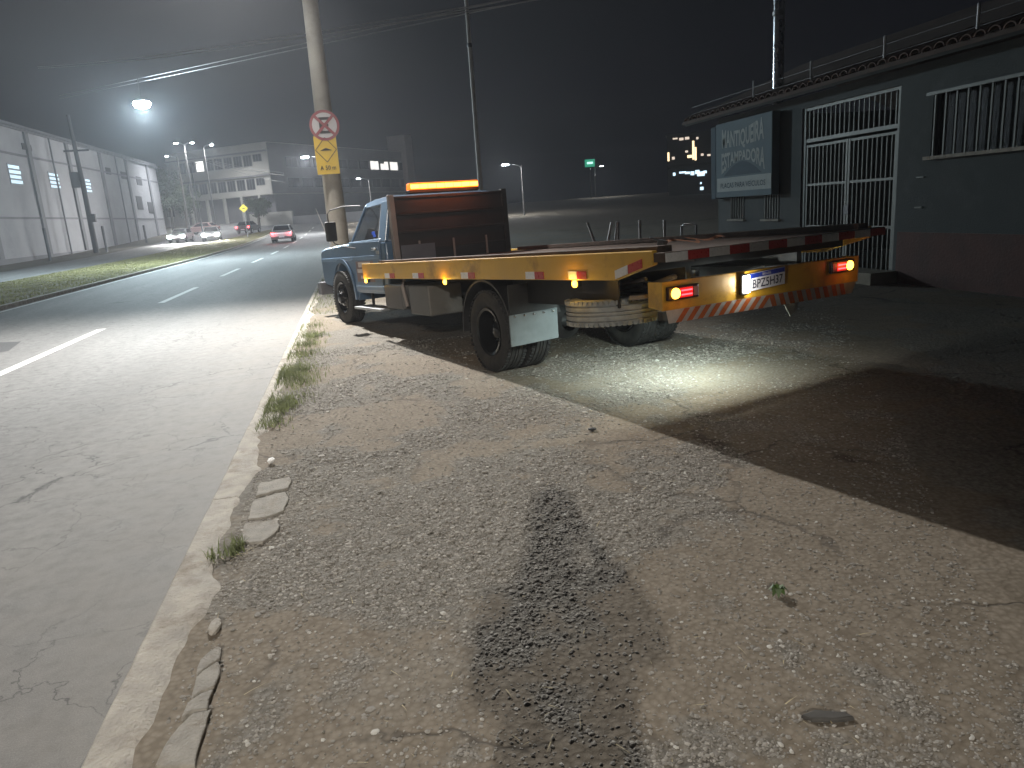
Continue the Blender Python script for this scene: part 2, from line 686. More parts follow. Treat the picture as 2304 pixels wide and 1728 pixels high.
def np_mesh(name, V, Q, m, smooth=True):
    me = bpy.data.meshes.new(name)
    k = Q.shape[1]
    me.vertices.add(len(V))
    me.vertices.foreach_set('co', V.astype(np.float32).ravel())
    me.loops.add(Q.size)
    me.loops.foreach_set('vertex_index', Q.astype(np.int32).ravel())
    me.polygons.add(len(Q))
    me.polygons.foreach_set('loop_start', np.arange(0, Q.size, k, dtype=np.int32))
    me.polygons.foreach_set('loop_total', np.full(len(Q), k, dtype=np.int32))
    me.polygons.foreach_set('use_smooth', np.full(len(Q), smooth))
    me.materials.append(m)
    me.update(calc_edges=True)
    me.validate()
    return link(bpy.data.objects.new(name, me))


parts = [grid_patch(-0.90, 4.4, 0.9, 5.2, 0.0125), grid_patch(-0.90, 8.1, 5.2, 15.0, 0.034), grid_patch(-0.90, 12.0, -14.0, 0.9, 0.25),
         grid_patch(4.4, 12.0, 0.9, 5.2, 0.08), grid_patch(8.1, 12.0, 5.2, 15.0, 0.2), grid_patch(-0.90, 12.0, 15.0, 44.0, 0.2)]
VV, QQ, off = [], [], 0
for V, Q in parts:
    VV.append(V)
    QQ.append(Q + off)
    off += len(V)
sw = np_mesh('sidewalk', np.concatenate(VV), np.concatenate(QQ), M_GROUND)
sw['kind'] = 'structure'
_v = np.concatenate(VV)
_a = sw.data.attributes.new('grit', 'FLOAT', 'POINT')
_a.data.foreach_set('value', gritmask(_v[:, 0], _v[:, 1]).astype(np.float32))
strip('waste_ground', -0.76, 160, [y for y in YS if y >= 42], -0.03, M_GROUND)
strip('yard', 12.0, 160, [y for y in YS if y <= 44], -0.06, M_GROUND)


# ================================================================== loose gravel, straw, weeds
def ico():
    bm = bmesh.new()
    bmesh.ops.create_icosphere(bm, subdivisions=1, radius=1.0)
    v = np.array([p.co[:] for p in bm.verts])
    f = np.array([[q.index for q in t.verts] for t in bm.faces])
    bm.free()
    return v, f


def stone_material():
    m, nt, b, N, L = newmat('loose stones')
    at = N.new('ShaderNodeAttribute')
    at.attribute_name = 'tint'
    r = ramp(N, [(0.0, (0.165, 0.150, 0.128)), (0.55, (0.225, 0.206, 0.178)), (0.93, (0.30, 0.277, 0.24)), (1.0, (0.45, 0.43, 0.39))])
    L.new(at.outputs['Fac'], r.inputs[0])
    L.new(r.outputs[0], b.inputs['Base Color'])
    b.inputs['Roughness'].default_value = 0.85
    return m


def scatter_stones(n):
    iv, jf = ico()
    k = len(iv)
    # more stones close to the lens, grouped in gravelly patches
    Y = 1.2 * (9.0 / 1.2) ** rng.random(n * 3)
    X = -0.75 + rng.random(n * 3) * (1.6 + 0.62 * Y)
    keep = np.maximum(gritmask(X, Y), 0.13) > rng.random(n * 3)
    X, Y = X[keep][:n], Y[keep][:n]
    n = len(X)
    S = 0.0034 + 0.0065 * rng.random(n) ** 2.6 + 0.007 * (rng.random(n) > 0.992)
    S *= np.clip(0.7 + 0.12 * Y, 0.7, 1.5)
    sc = np.stack([S * (0.7 + 0.6 * rng.random(n)), S * (0.7 + 0.6 * rng.random(n)), S * (0.35 + 0.35 * rng.random(n))], 1)
    a = rng.random(n) * 6.28
    loc = iv[None] * sc[:, None, :] * (0.75 + 0.5 * rng.random((n, k, 1)))
    x = loc[..., 0] * np.cos(a)[:, None] - loc[..., 1] * np.sin(a)[:, None]
    yv = loc[..., 0] * np.sin(a)[:, None] + loc[..., 1] * np.cos(a)[:, None]
    V = np.stack([x + X[:, None], yv + Y[:, None], loc[..., 2] + relief(X, Y)[:, None] + S[:, None] * 0.02], 2).reshape(-1, 3)
    Q = (jf[None] + (np.arange(n) * k)[:, None, None]).reshape(-1, 3)
    o = np_mesh('gravel', V, Q, stone_material(), smooth=False)
    t = o.data.attributes.new('tint', 'FLOAT', 'POINT')
    t.data.foreach_set('value', np.repeat(rng.random(n), k).astype(np.float32))
    o['kind'] = 'stuff'
    tag(o, 'loose grey and brown gravel strewn over the dirt sidewalk', 'gravel')
    return o


scatter_stones(62000)


def blades(name, P, hgt, wid, bend, m, label, cat, flat=False):
    """P: (n,3) roots -> one mesh of bent two-segment blades"""
    n = len(P)
    a = rng.random(n) * 6.28
    h = hgt * (0.5 + 0.8 * rng.random(n))
    w = wid * (0.6 + 0.8 * rng.random(n))
    be = bend * (0.3 + rng.random(n)) * h
    dx, dy = np.cos(a), np.sin(a)
    lz = 0.05 if flat else 1.0
    p0 = P - np.stack([-dy * w, dx * w, 0 * w], 1) / 2
    p1 = P + np.stack([-dy * w, dx * w, 0 * w], 1) / 2
    mid = P + np.stack([dx * be * 0.4, dy * be * 0.4, h * 0.6 * lz], 1)
    m0 = mid - np.stack([-dy * w, dx * w, 0 * w], 1) * 0.35
    m1 = mid + np.stack([-dy * w, dx * w, 0 * w], 1) * 0.35
    tip = P + np.stack([dx * be, dy * be, h * lz * (0.9 if not flat else 0.4)], 1)
    V = np.stack([p0, p1, m1, m0, tip], 1).reshape(-1, 3)
    base = (np.arange(n) * 5)[:, None]
    T = np.concatenate([base + np.array([[0, 1, 2]]), base + np.array([[0, 2, 3]]), base + np.array([[3, 2, 4]])], 0)
    o = np_mesh(name, V, T, m, smooth=False)
    o['kind'] = 'stuff'
    tag(o, label, cat)
    return o


M_GRASS = mat('grass blades', (0.20, 0.195, 0.075), 0.75, var=0.45, scale=0.9)
M_GRASSG = mat('green grass blades', (0.16, 0.18, 0.08), 0.75, var=0.45, scale=5)
M_STRAW = mat('dry straw', (0.36, 0.30, 0.18), 0.8, var=0.25, scale=9)
def leafy(m):
    """let light through thin blades"""
    nt = m.node_tree
    b = nt.nodes['Principled BSDF']
    tr = nt.nodes.new('ShaderNodeBsdfTranslucent')
    mx = nt.nodes.new('ShaderNodeMixShader')
    mx.inputs[0].default_value = 0.5
    nt.links.new(b.inputs['Base Color'].links[0].from_socket, tr.inputs[0])
    nt.links.new(b.outputs[0], mx.inputs[1])
    nt.links.new(tr.outputs[0], mx.inputs[2])
    nt.links.new(mx.outputs[0], nt.nodes['Material Output'].inputs['Surface'])


leafy(M_GRASS)
leafy(M_GRASSG)
n = 46000
Yg = 14 + (rng.random(n) ** 1.6) * 92
Xg = -14.2 + rng.random(n) * 5.3
ok = np.array([x > med(yy) for x, yy in zip(Xg, Yg)])
Xg, Yg = Xg[ok], Yg[ok]
blades('median_grass', np.stack([Xg, Yg, np.array([terr(q) for q in Yg])], 1), 0.032, 0.03, 1.2, M_GRASS,
       'short yellowish green grass covering the median strip', 'grass')
# tufts pushing up along the kerb
T = []
for (px, py, sp, cnt) in [(700, 757, .18, 520), (688, 775, .16, 380), (680, 800, .18, 420), (668, 830, .17, 380), (662, 850, .24, 900), (640, 843, .14, 520),
                          (640, 905, .17, 520), (625, 922, .12, 340), (610, 953, .12, 200), (520, 1242, .035, 60), (540, 1234, .03, 50), (480, 1258, .02, 30), (680, 868, .12, 120), (700, 735, .2, 220)]:
    c = at_z(px, py)
    T.append(np.stack([c.x + rng.normal(0, sp * .6, cnt), c.y + rng.normal(0, sp, cnt), np.full(cnt, 0.0)], 1))
c = np.stack([-0.95 + rng.random(2600) * 1.3, 12.6 + rng.random(2600) * 7.5, np.zeros(2600)], 1)
T.append(c[c[:, 0] < 0.0 + 0.3 * rng.random(2600)])
T = np.concatenate(T)
T[:, 0] = np.maximum(T[:, 0], -0.86)
blades('kerb_grass', T, 0.055, 0.0055, 1.0, M_GRASSG, 'tufts of green grass growing along the inner side of the kerb', 'grass')
n = 150
Ys = 1.5 * (6 / 1.5) ** rng.random(n)
Xs = -0.7 + rng.random(n) * (1.2 + 0.55 * Ys)
P = np.stack([Xs, Ys, relief(Xs, Ys) + 0.006], 1)
c = at_z(520, 1250)
P = np.concatenate([P, np.stack([c.x + rng.normal(0, .10, 26), c.y + rng.normal(0, .03, 26), np.full(26, .01)], 1)])
blades('dry_straw', P, 0.055, 0.0035, 1.0, M_STRAW, 'dry pale straw bits scattered on the dirt', 'straw', flat=True)


M_SLAB = mat('dusty old slab', (0.265, 0.245, 0.212), 0.9, var=0.2, scale=16, bump=0.5, bscale=90, wear=(0.18, 0.15, 0.115), wear_amt=0.8, wear_scale=9)


# broken edging slabs set in the dirt
def slab(name, pts, zt, label, group='remains of the old concrete edging'):
    mb = B()
    ps = []
    for i in range(len(pts)):
        a, c = Vector(pts[i]), Vector(pts[(i + 1) % len(pts)])
        m_ = max(1, int((c - a).length / 0.04))
        for k in range(m_):
            q = a.lerp(c, k / m_)
            ps.append((q.x + random.uniform(-.005, .005), q.y + random.uniform(-.005, .005)))
    mb.prism(ps, -0.08, zt, 'Z')
    return tag(mb.build(name, M_SLAB, bevel=0.006), label, 'concrete slab', group)


def gpt(px, py):
    v = at_z(px, py)
    return (v.x, v.y)


slab('concrete_slab', [gpt(*p) for p in [(352, 1728), (440, 1728), (476, 1602), (470, 1604), (432, 1610), (402, 1640), (370, 1690)]], 0.012, 'nearest long pale concrete edging slab at the bottom edge beside the kerb')
slab('concrete_slab', [gpt(*p) for p in [(410, 1622), (432, 1606), (468, 1600), (481, 1556), (455, 1566), (424, 1586)]], 0.013, 'short cracked edging slab just beyond the nearest long slab')
slab('concrete_slab', [gpt(*p) for p in [(428, 1580), (456, 1562), (483, 1552), (497, 1504), (494, 1492), (460, 1515), (440, 1530)]], 0.012, 'grey edging slab third up from the bottom edge beside the kerb')
slab('concrete_slab', [gpt(*p) for p in [(442, 1524), (462, 1509), (496, 1486), (502, 1462), (490, 1460), (468, 1472), (452, 1490)]], 0.011, 'tapered end piece of the near row of edging slabs')
slab('concrete_slab', [gpt(*p) for p in [(541, 1222), (552, 1180), (625, 1172), (632, 1185), (618, 1205), (590, 1222), (565, 1224)]], 0.009, 'square pale slab nearest of the three flat slabs behind the dry tuft')
slab('concrete_slab', [gpt(*p) for p in [(556, 1170), (572, 1126), (642, 1108), (650, 1120), (640, 1150), (600, 1166)]], 0.008, 'cracked middle slab of the three flat slabs behind the dry tuft')
slab('concrete_slab', [gpt(*p) for p in [(575, 1118), (584, 1090), (650, 1076), (658, 1082), (650, 1100)]], 0.009, 'farthest of the three flat pale slabs in the dirt beside the kerb')
mb = B()
c = at_z(484, 1412)
iv, jf = ico()
mb.add([(c.x + p[0] * .03 * (1 + .2 * random.random()), c.y + p[1] * .07 * (1 + .2 * random.random()), .004 + p[2] * .022) for p in iv], [tuple(f) for f in jf])
o = mb.build('stone', M_CONC, smooth=True)
o.modifiers.new('smooth', 'SUBSURF').render_levels = 1
tag(o, 'single rounded pale stone between the kerb and the near edging slabs', 'stone')
# litter and debris
c = at_z(611, 1042)
mb = B()
mb.add([(c.x + p[0] * .026 * random.uniform(.7, 1.2), c.y + p[1] * .05 * random.uniform(.7, 1.2), .018 + p[2] * .016) for p in iv], [tuple(f) for f in jf])
tag(mb.build('crumpled_paper', mat('white paper', (0.72, 0.70, 0.67), 0.8)), 'crumpled scrap of white paper lying near the kerb', 'litter')
c = at_z(1333, 969)
mb = B()
mb.add([(c.x + p[0] * .035 * random.uniform(.8, 1.2), c.y + p[1] * .028 * random.uniform(.7, 1.2), .012 + p[2] * .012) for p in iv], [tuple(f) for f in jf])
tag(mb.build('debris', mat('black rubber scrap', (0.015, 0.015, 0.016), 0.7)), 'small black scrap on the bare paving behind the truck', 'debris')
c = at_z(1865, 1620)
slab('dark_shard', [(c.x - .07, c.y + .03), (c.x - .02, c.y + .035), (c.x + .06, c.y + .005), (c.x + .065, c.y - .025), (c.x + .01, c.y - .02), (c.x - .055, c.y + .005)], 0.014,
     'flat dark shard lying in the sand at lower right', None).data.materials[0] = mat('dark slate', (0.06, 0.056, 0.05), 0.8, var=0.2, scale=30)
bpy.data.objects['dark_shard']['category'] = 'shard'
# small leafy weed
c = at_z(1750, 1335)
weed = thing('weed', 'small green leafy weed alone on the dirt at right', 'weed', (c.x, c.y, 0.0))
M_WEED = mat('weed leaf', (0.06, 0.10, 0.025), 0.5, var=0.3, scale=30)
B().tube([(0, 0, -.01), (0.003, 0, .02)], .003, 6).build('stem', M_WEED, weed)
for k in range(15):
    a = k * 2.4
    ln = random.uniform(.025, .05)
    d = Vector((math.cos(a), math.sin(a), 0))
    s = Vector((-d.y, d.x, 0)) * ln * .3
    up = Vector((0, 0, 1))
    B().add([up * .012, d * ln * .5 + s + up * (.02 + .012 * random.random()), d * ln + up * .015 * random.random(), d * ln * .5 - s + up * (.022 + .012 * random.random())],
            [(0, 1, 2, 3)]).build('leaf', M_WEED, weed)


# ================================================================== STREET LIGHTING
def aim(o, d):
    o.rotation_euler = Vector(d).to_track_quat('-Z', 'Y').to_euler()


def lamp_light(parent, loc, power, color=(1, 0.96, 0.90), d=(0, 0, -1), cone=165, blend=1.0, size=0.12, kind='SPOT'):
    ld = bpy.data.lights.new('lamp_glow', kind)
    ld.energy = power
    ld.color = color
    ld.shadow_soft_size = size
    if kind == 'SPOT':
        ld.spot_size = R(cone)
        ld.spot_blend = blend
    o = bpy.data.objects.new('lamp_glow', ld)
    o.location = loc
    aim(o, d)
    link(o, parent)
    return o


M_STEEL = mat('galvanised steel', (0.34, 0.35, 0.36), 0.45, 0.7, var=0.15, scale=8)
M_DKSTEEL = mat('dull dark steel', (0.07, 0.07, 0.075), 0.55, 0.5)
M_LPOLE = mat('weathered lamp pole', (0.12, 0.115, 0.11), 0.8, var=0.15, scale=3)
M_POLE = mat('concrete pole', (0.33, 0.30, 0.255), 0.85, var=0.14, scale=3.5, bump=0.25, bscale=50, wear=(0.20, 0.18, 0.15), wear_amt=0.6, wear_scale=1.6)
M_LED = emit('white lamp lens', (0.90, 0.96, 1.0), 420)
M_LEDC = emit('cold lamp lens', (0.72, 0.92, 1.0), 900)


def luminaire(parent, c, d, ln=0.55, lens=None, lw=.2):
    """cobra head: housing, lens; c end of arm, d horizontal direction"""
    d = Vector(d).normalized()
    s = Vector((-d.y, d.x, 0))
    c = Vector(c)
    mb = B()
    vs = []
    for (t, w, z0, z1) in ((0, .05, -.04, .05), (.25, .13, -.05, .09), (.8, .15, -.05, .08), (1, .07, -.03, .03)):
        p = c + d * ln * t
        vs += [p + s * w + Vector((0, 0, z0)), p + s * w * .8 + Vector((0, 0, z1)), p - s * w * .8 + Vector((0, 0, z1)), p - s * w + Vector((0, 0, z0))]
    fs = [(0, 1, 2, 3), (15, 14, 13, 12)]
    for i in range(3):
        for j in range(4):
            fs.append((4 * i + j, 4 * i + (j + 1) % 4, 4 * i + 4 + (j + 1) % 4, 4 * i + 4 + j))
    mb.add(vs, fs)
    mb.build('lamp_head', M_DKSTEEL, parent, smooth=True)
    p = c + d * ln * .6
    B().box(p + Vector((0, 0, -.075)), (ln * .6, lw, .045), (0, 0, math.atan2(d.y, d.x))).build('lens', lens or M_LED, parent, bevel=.01)
    return p + Vector((0, 0, -.13))


def street_lamp(name, label, base, hgt, arm_d, arm_len, power, color=(1, .96, .9), tilt=(0, 0, -1), cone=160, lens=None, pole_r=(.11, .06), size=.12, kind='SPOT', heads=1, lw=.2, ln=.55):
    t = thing(name, label, 'street lamp', base, 0, 'street lamps')
    d = Vector((arm_d[0], arm_d[1], 0)).normalized()
    B().tube([(0, 0, -.3), (0, 0, hgt * .5), (0, 0, hgt)], [pole_r[0], (pole_r[0] + pole_r[1]) / 2, pole_r[1]], 12).build('pole', M_LPOLE, t, smooth=True)
    for k in range(heads):
        dd = d if k == 0 else -d
        e = Vector((0, 0, hgt - .05)) + dd * arm_len + Vector((0, 0, .25))
        B().tube([(0, 0, hgt - .25), Vector((0, 0, hgt + .02)) + dd * arm_len * .4, e], .035, 8).build('arm', M_STEEL, t, smooth=True)
        q = luminaire(t, e, dd, ln=ln, lens=lens, lw=lw)
        if power:
            lamp_light(t, q, power, color, tilt, cone, 1.0, size, kind)
    return t


# big concrete pole in front of the truck: carries the road signs and, above the picture, a street lamp over the road
PX, PY = -0.24, 15.6
pole = thing('utility_pole', 'thick round concrete utility pole beside the blue truck cab', 'utility pole', (PX, PY, 0))
B().tube([(0, 0, -.4), (0, 0, 2), (0, 0, 6), (0, 0, 10.5)], [.215, .19, .14, .10], 28).build('shaft', M_POLE, pole, smooth=True)
B().tube([(0, 0, 6.5), (-.5, -.45, 6.95), (-.85, -.85, 7.0)], .035, 8).build('arm', M_STEEL, pole, smooth=True)
q = luminaire(pole, (-.85, -.85, 7.0), (-.75, -.65, 0))
lamp_light(pole, q, POW_C, (1.0, 0.975, 0.935), (-.40, -1.05, -.95), 146, 1.0, .08)
B().box((q.x + .36, q.y + .02, q.z - .11), (.012, 2.8, .80)).build('added_light_shield', M_DKSTEEL, pole)  # unseen plate, added to keep this lamp's light off the right-hand ground
B().bx(-.9, .9, -.2, -.1, 9.6, 9.72).build('crossarm', M_DKSTEEL, pole)

# lamp behind the viewpoint, throws the standing person's shadow forward
lampB = street_lamp('street_lamp', 'street lamp on the kerb behind the viewpoint', (-1.15, -10.5, 0), 6.12, (-1, .1), 1.1, POW_B, (1.0, .94, .85), (-.35, .9, -.9), 132, size=.13)

B().box((-1.43 + .36, .17, 6.19 - .10), (.012, 3.2, .80)).build('added_light_shield', M_DKSTEEL, lampB)  # plate added out of view to cut the lamp's light towards the building

# cold bright lamp hanging from the span wire over the far side of the road
LA = at_dist(318, 227, 42)
lampA = thing('hanging_street_lamp', 'glaring cold white street lamp hung over the road at upper left', 'street lamp', LA, 0, 'street lamps')
B().lathe([(.10, .03), (.10, .16), (.02, .34), (-.03, .38), (-.05, .36)], 24, 'Z').build('lamp_head', M_DKSTEEL, lampA, smooth=True)
B().lathe([(-.052, .0001), (-.052, .36), (-.14, .40), (-.30, .30), (-.38, .0001)], 24, 'Z').build('lens', M_LEDC, lampA, smooth=True)
B().tube([(0, 0, .1), (0, 0, 1.02)], .02, 6).build('hanger', M_DKSTEEL, lampA)
lamp_light(lampA, (0, 0, -.62), POW_A, (.74, .92, 1.0), (0, 0, -1), 172, .6, .2, 'POINT')


def far_lamp(label, px, py, d, power, arm, heads=1, arm_len=.9, lens=None, kind='SPOT', ln=.7, lw=.3):
    p = at_dist(px, py, d)
    gz = terr(p.y)
    a = Vector((arm[0], arm[1], 0)).normalized()
    h = p.z - gz - .2 + .07
    off = a * (arm_len + ln * .6) if heads == 1 else Vector((0, 0, 0))
    return street_lamp('street_lamp', label, (p.x - off.x, p.y - off.y, gz), h, arm, arm_len, power, (.95, .97, 1.0), (0, 0, -1), 165, lens or M_LED, (.12, .07), .2, kind, heads, lw, ln)


far_lamp('twin headed street lamp on a tall pole left of the white building', 414, 322, 108, 6000, (1, .2), 2, .55)
far_lamp('single street lamp above the roof of the white building', 476, 326, 124, 9000, (1, 0), 1, .8)
far_lamp('bright street lamp just left of the yellow sign on the concrete pole', 686, 354, 80, 9000, (-1, 0), 1, 1.2, lw=.6, ln=1.1, kind='POINT')
far_lamp('bright street lamp just right of the amber light bar', 1137, 371, 90, 1200, (-1, 0), 1, 1.2, lw=.6, ln=1.2, kind='POINT')
far_lamp('distant street lamp beside the green illuminated sign', 1353, 374, 140, 500, (1, 0), 1, .9, lw=.4)
far_lamp('low street lamp under the lit office windows above the truck cab', 806, 402, 100, 1600, (-1, 0), 1, .9, lw=.4)
far_lamp('small street lamp on the thin pole by the warehouse corner', 375, 352, 88, 250, (-1, .1), 1, .8, lw=.12, ln=.4)

# thin tall pole behind the truck
t = thing('thin_pole', 'slim tall steel pole rising behind the amber light bar', 'pole', (5.25, 29.6, 0))
B().tube([(0, 0, -.3), (0, 0, 5), (0, 0, 11)], [.105, .09, .07], 14).build('shaft', mat('dusty pole paint', (0.32, 0.29, 0.27), 0.7), t, smooth=True)
B().lathe([(7.55, .10), (7.62, .115), (7.7, .10)], 14, 'Z').build('joint_collar', M_DKSTEEL, t)
B().tube([(0, 0, 10.9), (-.9, -.1, 11.3)], .03, 8).build('arm', M_STEEL, t)


# overhead wires
def wire(label, a, c, sag=.35, r=.012, group='overhead wires', m=None):
    a, c = Vector(a), Vector(c)
    pts = []
    for k in range(15):
        u = k / 14
        p = a.lerp(c, u)
        p.z -= sag * 4 * u * (1 - u)
        pts.append(p)
    return tag(B().tube(pts, r, 5).build('wire', m or M_WIRE, smooth=True), label, 'wire', group)


M_WIRE = mat('weathered cable', (0.16, 0.16, 0.17), 0.6, 0.0)


def far_ext(p, q, k):
    p, q = Vector(p), Vector(q)
    return p + (p - q) * k


pa, pb = at_dist(318, 176, 42), at_dist(720, 90, 22)
wire('upper wire of the pair passing just over the glaring lamp', far_ext(pa, pb, 1.3), far_ext(pb, pa, .5), .0, .014)
wire('lower wire of the pair passing just over the glaring lamp', far_ext(at_dist(318, 184, 42.1), at_dist(720, 100, 22), 1.3), far_ext(at_dist(720, 100, 22), at_dist(318, 184, 42.1), .5), .0, .012)
pa, pb = at_dist(208, 132, 40), at_dist(690, 60, 20)
wire('upper wire of the highest pair crossing the sky at upper left', far_ext(pa, pb, .6), far_ext(pb, pa, .5), .2, .012)
wire('lower wire of the highest pair crossing the sky at upper left', far_ext(at_dist(208, 136, 40.2), at_dist(690, 67, 20), .6), far_ext(at_dist(690, 67, 20), at_dist(208, 136, 40.2), .5), .22, .012)
for k, (y0, y1) in enumerate([(352, 364), (355, 368), (360, 371), (357, 376)]):
    a, c = at_dist(436, y0 - 6, 92), at_dist(522, y1, 74)
    wire('thin wire strung in front of the white building, %s of four' % ('highest', 'second highest', 'third highest', 'lowest')[k], far_ext(a, c, .3), far_ext(c, a, .9), .3, .022)


# ================================================================== ROAD SIGNS
def disc(mb, c, r, n=40, z=0.0, r0=None):
    cx, cz = c
    if r0 is None:
        mb.add([(cx + r * math.cos(2 * math.pi * k / n), z, cz + r * math.sin(2 * math.pi * k / n)) for k in range(n)], [tuple(range(n))])
    else:
        vs = []
        for k in range(n):
            t = 2 * math.pi * k / n
            vs += [(cx + r * math.cos(t), z, cz + r * math.sin(t)), (cx + r0 * math.cos(t), z, cz + r0 * math.sin(t))]
        mb.add(vs, [(2 * k, 2 * k + 1, (2 * k + 3) % (2 * n), (2 * k + 2) % (2 * n)) for k in range(n)])
    return mb


M_SRED = mat('sign red', (0.22, 0.022, 0.032), 0.4, var=0.08)
M_SWHITE = mat('sign white', (0.46, 0.43, 0.43), 0.4, var=0.06)
M_SBLACK = mat('sign black', (0.02, 0.018, 0.018), 0.5)
M_SYEL = mat('sign yellow', (0.62, 0.40, 0.03), 0.45, var=0.07)
M_SBACK = mat('sign back metal', (0.3, 0.3, 0.3), 0.5, 0.6)
c = at_y(730, 282, PY - .24)
sg = thing('road_sign', 'round red and white no stopping sign strapped to the concrete pole', 'road sign', c)
B().lathe([(0, .0001), (0, .285), (.012, .285), (.012, .0001)], 40, 'Y').build('plate', M_SBACK, sg)
disc(B(), (0, 0), .285, 40, -.003, .235).build('red_ring', M_SRED, sg)
disc(B(), (0, 0), .237, 40, -.002).build('white_face', M_SWHITE, sg)
mb = B()
for a in (45, -45):
    ca, sa = math.cos(R(a)), math.sin(R(a))
    mb.add([(ca * u - sa * w, -.0075 - (.001 if a > 0 else 0), sa * u + ca * w) for u, w in ((-.235, -.026), (.235, -.026), (.235, .026), (-.235, .026))], [(0, 1, 2, 3)])
mb.build('red_cross', M_SRED, sg)
mb = B()
for (x0, x1, z0, z1, dz) in ((-.10, -.045, -.15, .15, 0), (-.10, .10, .10, .15, .0008), (-.10, .10, -.15, -.10, .0008), (-.10, .075, -.025, .025, .0008)):
    mb.add([(x0, -.005 - dz, z0), (x1, -.005 - dz, z0), (x1, -.005 - dz, z1), (x0, -.005 - dz, z1)], [(0, 1, 2, 3)])
mb.build('letter_e', M_SBLACK, sg)
c = at_y(735, 349, PY - .24)
sg = thing('road_sign', 'yellow speed bump plate marked A 50 m below the round sign', 'road sign', c)
B().bx(-.215, .215, 0, .012, -.36, .36).build('plate', M_SYEL, sg)
mb = B()
pts = [(0, .33), (.2, .10), (0, -.13), (-.2, .10)]
for i in range(4):
    a, b2 = Vector(pts[i]), Vector(pts[(i + 1) % 4])
    d = (b2 - a).normalized() * .006
    s = Vector((-d.y, d.x))
    mb.add([(a.x + s.x, -.003, a.y + s.y), (b2.x + s.x, -.003, b2.y + s.y), (b2.x - s.x, -.003, b2.y - s.y), (a.x - s.x, -.003, a.y - s.y)], [(0, 1, 2, 3)])
mb.build('diamond_outline', M_SBLACK, sg)
B().add([(x, -.004, z) for x, z in ((-.115, .085), (.115, .085), (.10, .095), (.05, .115), (0, .135), (-.05, .115), (-.09, .097))], [tuple(range(7))]).build('bump_symbol', M_SBLACK, sg)
lettering('A 50 m', .30, .085, lambda u, v: (-.15 + u, -.004, -.28 + v), M_SBLACK, sg, .01)
# far diamond sign
c = at_dist(548, 469, 84)
sg = thing('road_sign', 'small yellow diamond speed bump sign on a post beyond the median', 'road sign', (c.x, c.y, terr(c.y)))
h = c.z - terr(c.y)
B().tube([(0, .03, -.2), (0, .03, h + .3)], .035, 8).build('post', M_STEEL, sg)
B().add([(0, 0, h + .45), (.45, 0, h), (0, 0, h - .45), (-.45, 0, h), (0, .02, h + .45), (.45, .02, h), (0, .02, h - .45), (-.45, .02, h)],
        [(0, 1, 2, 3), (7, 6, 5, 4), (0, 4, 5, 1), (1, 5, 6, 2), (2, 6, 7, 3), (3, 7, 4, 0)]).build('plate', mat('lit sign yellow', (0.75, 0.62, 0.05), .5), sg)
B().add([(x, -.006, h + z) for x, z in ((-.2, -.04), (.2, -.04), (.1, .03), (0, .06), (-.1, .03))], [tuple(range(5))]).build('bump_symbol', M_SBLACK, sg)


# ================================================================== TOW TRUCK
TH = R(18)
rx, ry = math.cos(TH), math.sin(TH)
TC = Vector((1.15 + 1.04 * rx, 6.73 + 1.04 * ry, 0))
truck = thing('tow_truck', 'blue flatbed tow truck with yellow side rails parked on the dirt sidewalk', 'truck', TC, TH)
# local: x right, y forward (0 at rear axle), z up; body rides nose-down
PT = Matrix.Translation((0, 0, .98)) @ Matrix.Rotation(R(-2.45), 4, 'X') @ Matrix.Translation((0, 0, -.98))

M_BLUE = mat('blue truck paint', (0.072, 0.125, 0.20), 0.32, 0.0, var=0.1, scale=2, coat=0.4, wear=(0.17, 0.20, 0.23), wear_amt=0.35, wear_scale=2.2)
M_BLUE2 = mat('light blue stripe', (0.135, 0.21, 0.31), 0.35, var=0.08, coat=0.3)
M_YEL = mat('yellow truck paint', (0.62, 0.35, 0.03), 0.42, var=0.08, scale=3, coat=0.2, wear=(0.25, 0.125, 0.02), wear_amt=0.7, wear_scale=3.2)
M_BLK = mat('black chassis', (0.018, 0.017, 0.017), 0.55, 0.2, var=0.4, scale=9)
M_RUB = mat('tyre rubber', (0.022, 0.021, 0.02), 0.8, var=0.35, scale=22, wear=(0.07, 0.062, 0.05), wear_amt=0.5, wear_scale=6)
M_RIM = mat('glossy black rim', (0.012, 0.012, 0.012), 0.16, 0.3, var=0.3)
M_DECK = mat('rusty deck steel', (0.075, 0.046, 0.031), 0.8, 0.2, var=0.35, scale=5, bump=.3, bscale=40, wear=(0.06, 0.045, 0.035), wear_amt=.8, wear_scale=3)
M_GREYP = mat('grey primer', (0.20, 0.17, 0.155), 0.6, var=0.12, scale=5)
M_FLAP = mat('grey rubber flap', (0.15, 0.175, 0.185), 0.6, var=0.15, scale=8, wear=(0.21, 0.24, 0.25), wear_amt=.6, wear_scale=5)
M_TWHITE = mat('white reflective tape', (0.70, 0.69, 0.68), 0.3, var=0.07, scale=60)
M_TRED = mat('red reflective tape', (0.42, 0.03, 0.022), 0.3, var=0.12, scale=60)
M_TORANGE = mat('orange stripe', (0.52, 0.13, 0.03), 0.5, var=0.15, scale=20, wear=(0.35, 0.12, 0.05), wear_amt=.5, wear_scale=12)
M_CHROME = mat('bright metal', (0.6, 0.6, 0.6), 0.25, 0.9)
M_GLASS = glassmat('cab glass')
M_AMBER = emit('amber lamp', (1.0, 0.50, 0.05), 9, (0.8, 0.4, 0.05))
M_AMBERBAR = emit('amber light bar', (1.0, 0.17, 0.006), 1.8, (0.8, 0.3, 0.05))
M_AMBERCORE = emit('amber leds', (1.0, 0.40, 0.055), 7.0, (0.8, 0.3, 0.05))
M_REDLED = emit('red tail light', (1.0, 0.03, 0.04), 9, (0.4, 0.01, 0.01))
